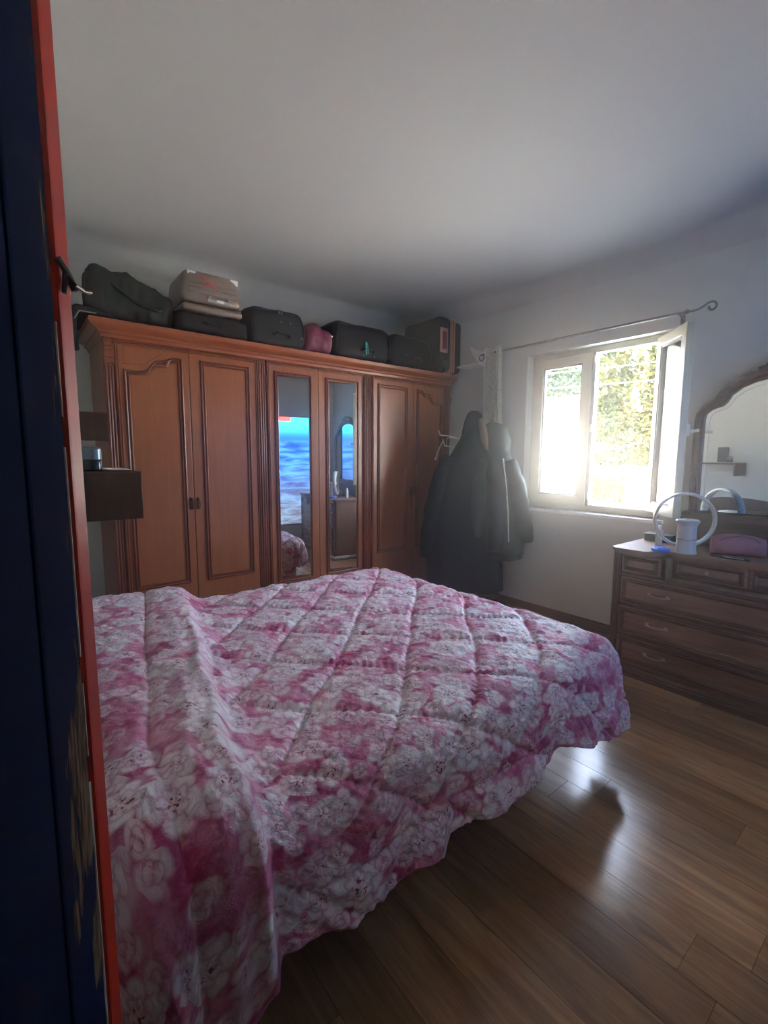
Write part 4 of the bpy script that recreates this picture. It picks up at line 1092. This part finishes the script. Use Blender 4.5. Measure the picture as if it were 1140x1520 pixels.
# ------------------------------------------------------------------ screen on the front wall (seen in the wardrobe mirror)
tv = thing('television', 'large lit screen showing blue sea, reflected in the wardrobe mirror', 'television', (2.84, YF, .5))
obj('bezel', MB().box(2.24, 3.44, YF+.002, YF+.035, .34, 2.08, .006), M['black_plastic'], tv)
obj('screen', MB().box(2.255, 3.425, YF+.035, YF+.037, .355, 2.065), M['screen'], tv)

# ------------------------------------------------------------------ outside
GZ = .35
struct('ground', MB().box(OX+.3, 62, -60, 90, GZ-.3, GZ), M['ground'])
M['hill'] = mottled('distant_blue_slope', (.012, .030, .055, 1), .95, .3, .2)
mb = MB(); mb.prism([(-60, GZ-.3)]+[(100, GZ-.3)]+[(100-160*q/40, 2.6+1.6*noise.noise(Vector((q*.31, 0, 0)))+.05*q) for q in range(41)], lambda u, v, d: Vector((62+d, u, v)), 0, 6)
struct('hill', mb, M['hill'])['label'] = 'distant blue hillside'
ho = thing('house', 'sunlit white house with terracotta roof beyond the window', 'house', (13.5, 9.0, GZ))
obj('wall', MB().box(12.0, 17.0, 6.6, 13.5, GZ, 2.80), M['plaster_out'], ho)
mb = MB(); mb.prism([(11.6, 2.80), (17.4, 2.80), (14.5, 3.45)], lambda u, v, d: Vector((u, d, v)), 6.3, 13.8)
obj('roof', mb, M['roof_tile'], ho)
obj('eave', MB().box(11.55, 11.65, 6.25, 13.85, 2.73, 2.85, .02), M['roof_tile'], ho)
w_ = obj('window', MB().box(11.97, 12.0, 9.0, 9.9, 1.6, 2.7, .01), M['pvc'], ho)
obj('pane', MB().box(11.955, 11.97, 9.08, 9.82, 1.68, 2.62), M['glass'], w_)
def leaves(name, spots, n, size, mat, parent, seed):
    rnd = random.Random(seed); mb = MB()
    for _ in range(n):
        cx_, cy_, cz_, rx, ry, rz = rnd.choice(spots)
        while True:
            p = Vector((rnd.uniform(-1, 1), rnd.uniform(-1, 1), rnd.uniform(-1, 1)))
            if .25 < p.length < 1: break
        c = Vector((cx_+p.x*rx, cy_+p.y*ry, cz_+p.z*rz))
        a = Vector((rnd.uniform(-1, 1), rnd.uniform(-1, 1), rnd.uniform(-1, 1))).normalized(); b_ = a.cross(Vector((rnd.uniform(-1, 1), rnd.uniform(-1, 1), 1))).normalized()
        s_ = size*rnd.uniform(.6, 1.3)
        mb.quad(c-a*s_, c+b_*s_*.5, c+a*s_, c-b_*s_*.5)
    org = root_loc(parent); bmesh.ops.translate(mb.bm, vec=-org, verts=mb.bm.verts)
    me = bpy.data.meshes.new(name); mb.bm.to_mesh(me); mb.bm.free(); me.materials.append(mat)
    o = bpy.data.objects.new(name, me); C.objects.link(o); o.parent = parent; o['kind'] = 'stuff'; return o
tr = thing('tree', 'tall yellow-green tree filling the open right half of the window', 'tree', (10.2, 4.30, GZ))
obj('trunk', MB().tube([(10.2, 4.30, GZ), (10.22, 4.3, 1.4), (10.1, 4.35, 2.4), (10.2, 4.3, 3.6), (10.2, 4.3, 5.0)], [.24, .19, .16, .12, .05], 10), M['bark'], tr, True)
for e in ((9.8, 4.9, 3.2), (10.6, 3.7, 3.6), (9.8, 4.0, 4.4), (10.3, 4.9, 4.3), (9.9, 4.9, 1.7)):
    obj('branch', MB().tube([(10.15, 4.32, 2.0), tuple(Vector((10.15, 4.32, 2.2)).lerp(Vector(e), .5)), e], [.08, .05, .015], 7), M['bark'], tr, True)
leaves('foliage', [(10.2, 4.3, 4.2, 1.2, 1.0, 1.2), (10.0, 4.9, 3.1, .8, .5, .8), (10.4, 3.8, 3.2, .8, .7, .9), (10.2, 4.4, 2.7, .8, .9, .7), (10.0, 4.7, 2.1, .7, .55, .5), (10.2, 3.9, 2.0, .6, .5, .5), (10.0, 4.75, 1.45, .5, .35, .16), (10.1, 4.2, 1.5, .4, .3, .2)], 11000, .07, M['leaf'], tr, 3)
t2 = thing('tree', 'darker green tree rising behind the white house roof', 'tree', (20.5, 14.0, GZ))
obj('trunk', MB().tube([(20.5, 14.0, GZ), (20.5, 14.1, 3.0), (20.4, 14.0, 6.0)], [.3, .22, .1], 9), M['bark'], t2, True)
leaves('foliage', [(20.5, 14.0, 5.0, 2.2, 2.6, 1.6), (20.5, 12.4, 4.6, 1.6, 1.6, 1.2), (20.5, 14.0, 6.6, 1.5, 1.6, 1.2)], 4000, .16, M['leaf_dark'], t2, 5)
hg = thing('hedge', 'low yellow flowering hedge below the tree', 'hedge', (11.0, 5.3, GZ))
obj('stems', MB().tube([(11.0, 4.9, GZ), (11.0, 5.0, .8)], .03, 6).tube([(11.0, 5.5, GZ), (11.0, 5.6, .8)], .03, 6), M['bark'], hg)
leaves('foliage', [(11.0, 4.95, .72, .35, .4, .30), (11.0, 5.4, .75, .35, .4, .30), (11.0, 5.75, .70, .3, .25, .26)], 2600, .06, M['hedge'], hg, 9)
for k_, zz in enumerate((2.7, 2.42)):
    wr_ = obj('power_line', MB().tube([(8.2, -8+18*q/12, zz+.25+.02*(q-6)**2*.6) for q in range(13)], .008, 5), M['rod'], None, base=(8.2, 1.0, zz))
    tag(wr_, ['upper thin overhead wire crossing in front of the tree', 'lower thin overhead wire crossing in front of the tree'][k_], 'wire')

# ------------------------------------------------------------------ added scattering volume standing in for lens glare around the window
if GLARE_DENSITY > 0:
    k = NT('glare_scatter'); k.t.nodes.remove(k.p)
    vs2 = k.n('ShaderNodeVolumeScatter'); vs2.inputs['Density'].default_value = GLARE_DENSITY; vs2.inputs['Anisotropy'].default_value = .92
    k.t.links.new(vs2.outputs[0], k.out.inputs['Volume'])
    hz = obj('glare_volume', MB().box(XL+.002, XR-.002, YF+.002, YB-.002, .002, ZC-.18), k.m, None, base=(1.85, 2.0, 0))
    hz['kind'] = 'stuff'; tag(hz, 'added scattering volume imitating lens glare, brightest beside the window', 'glare_volume')
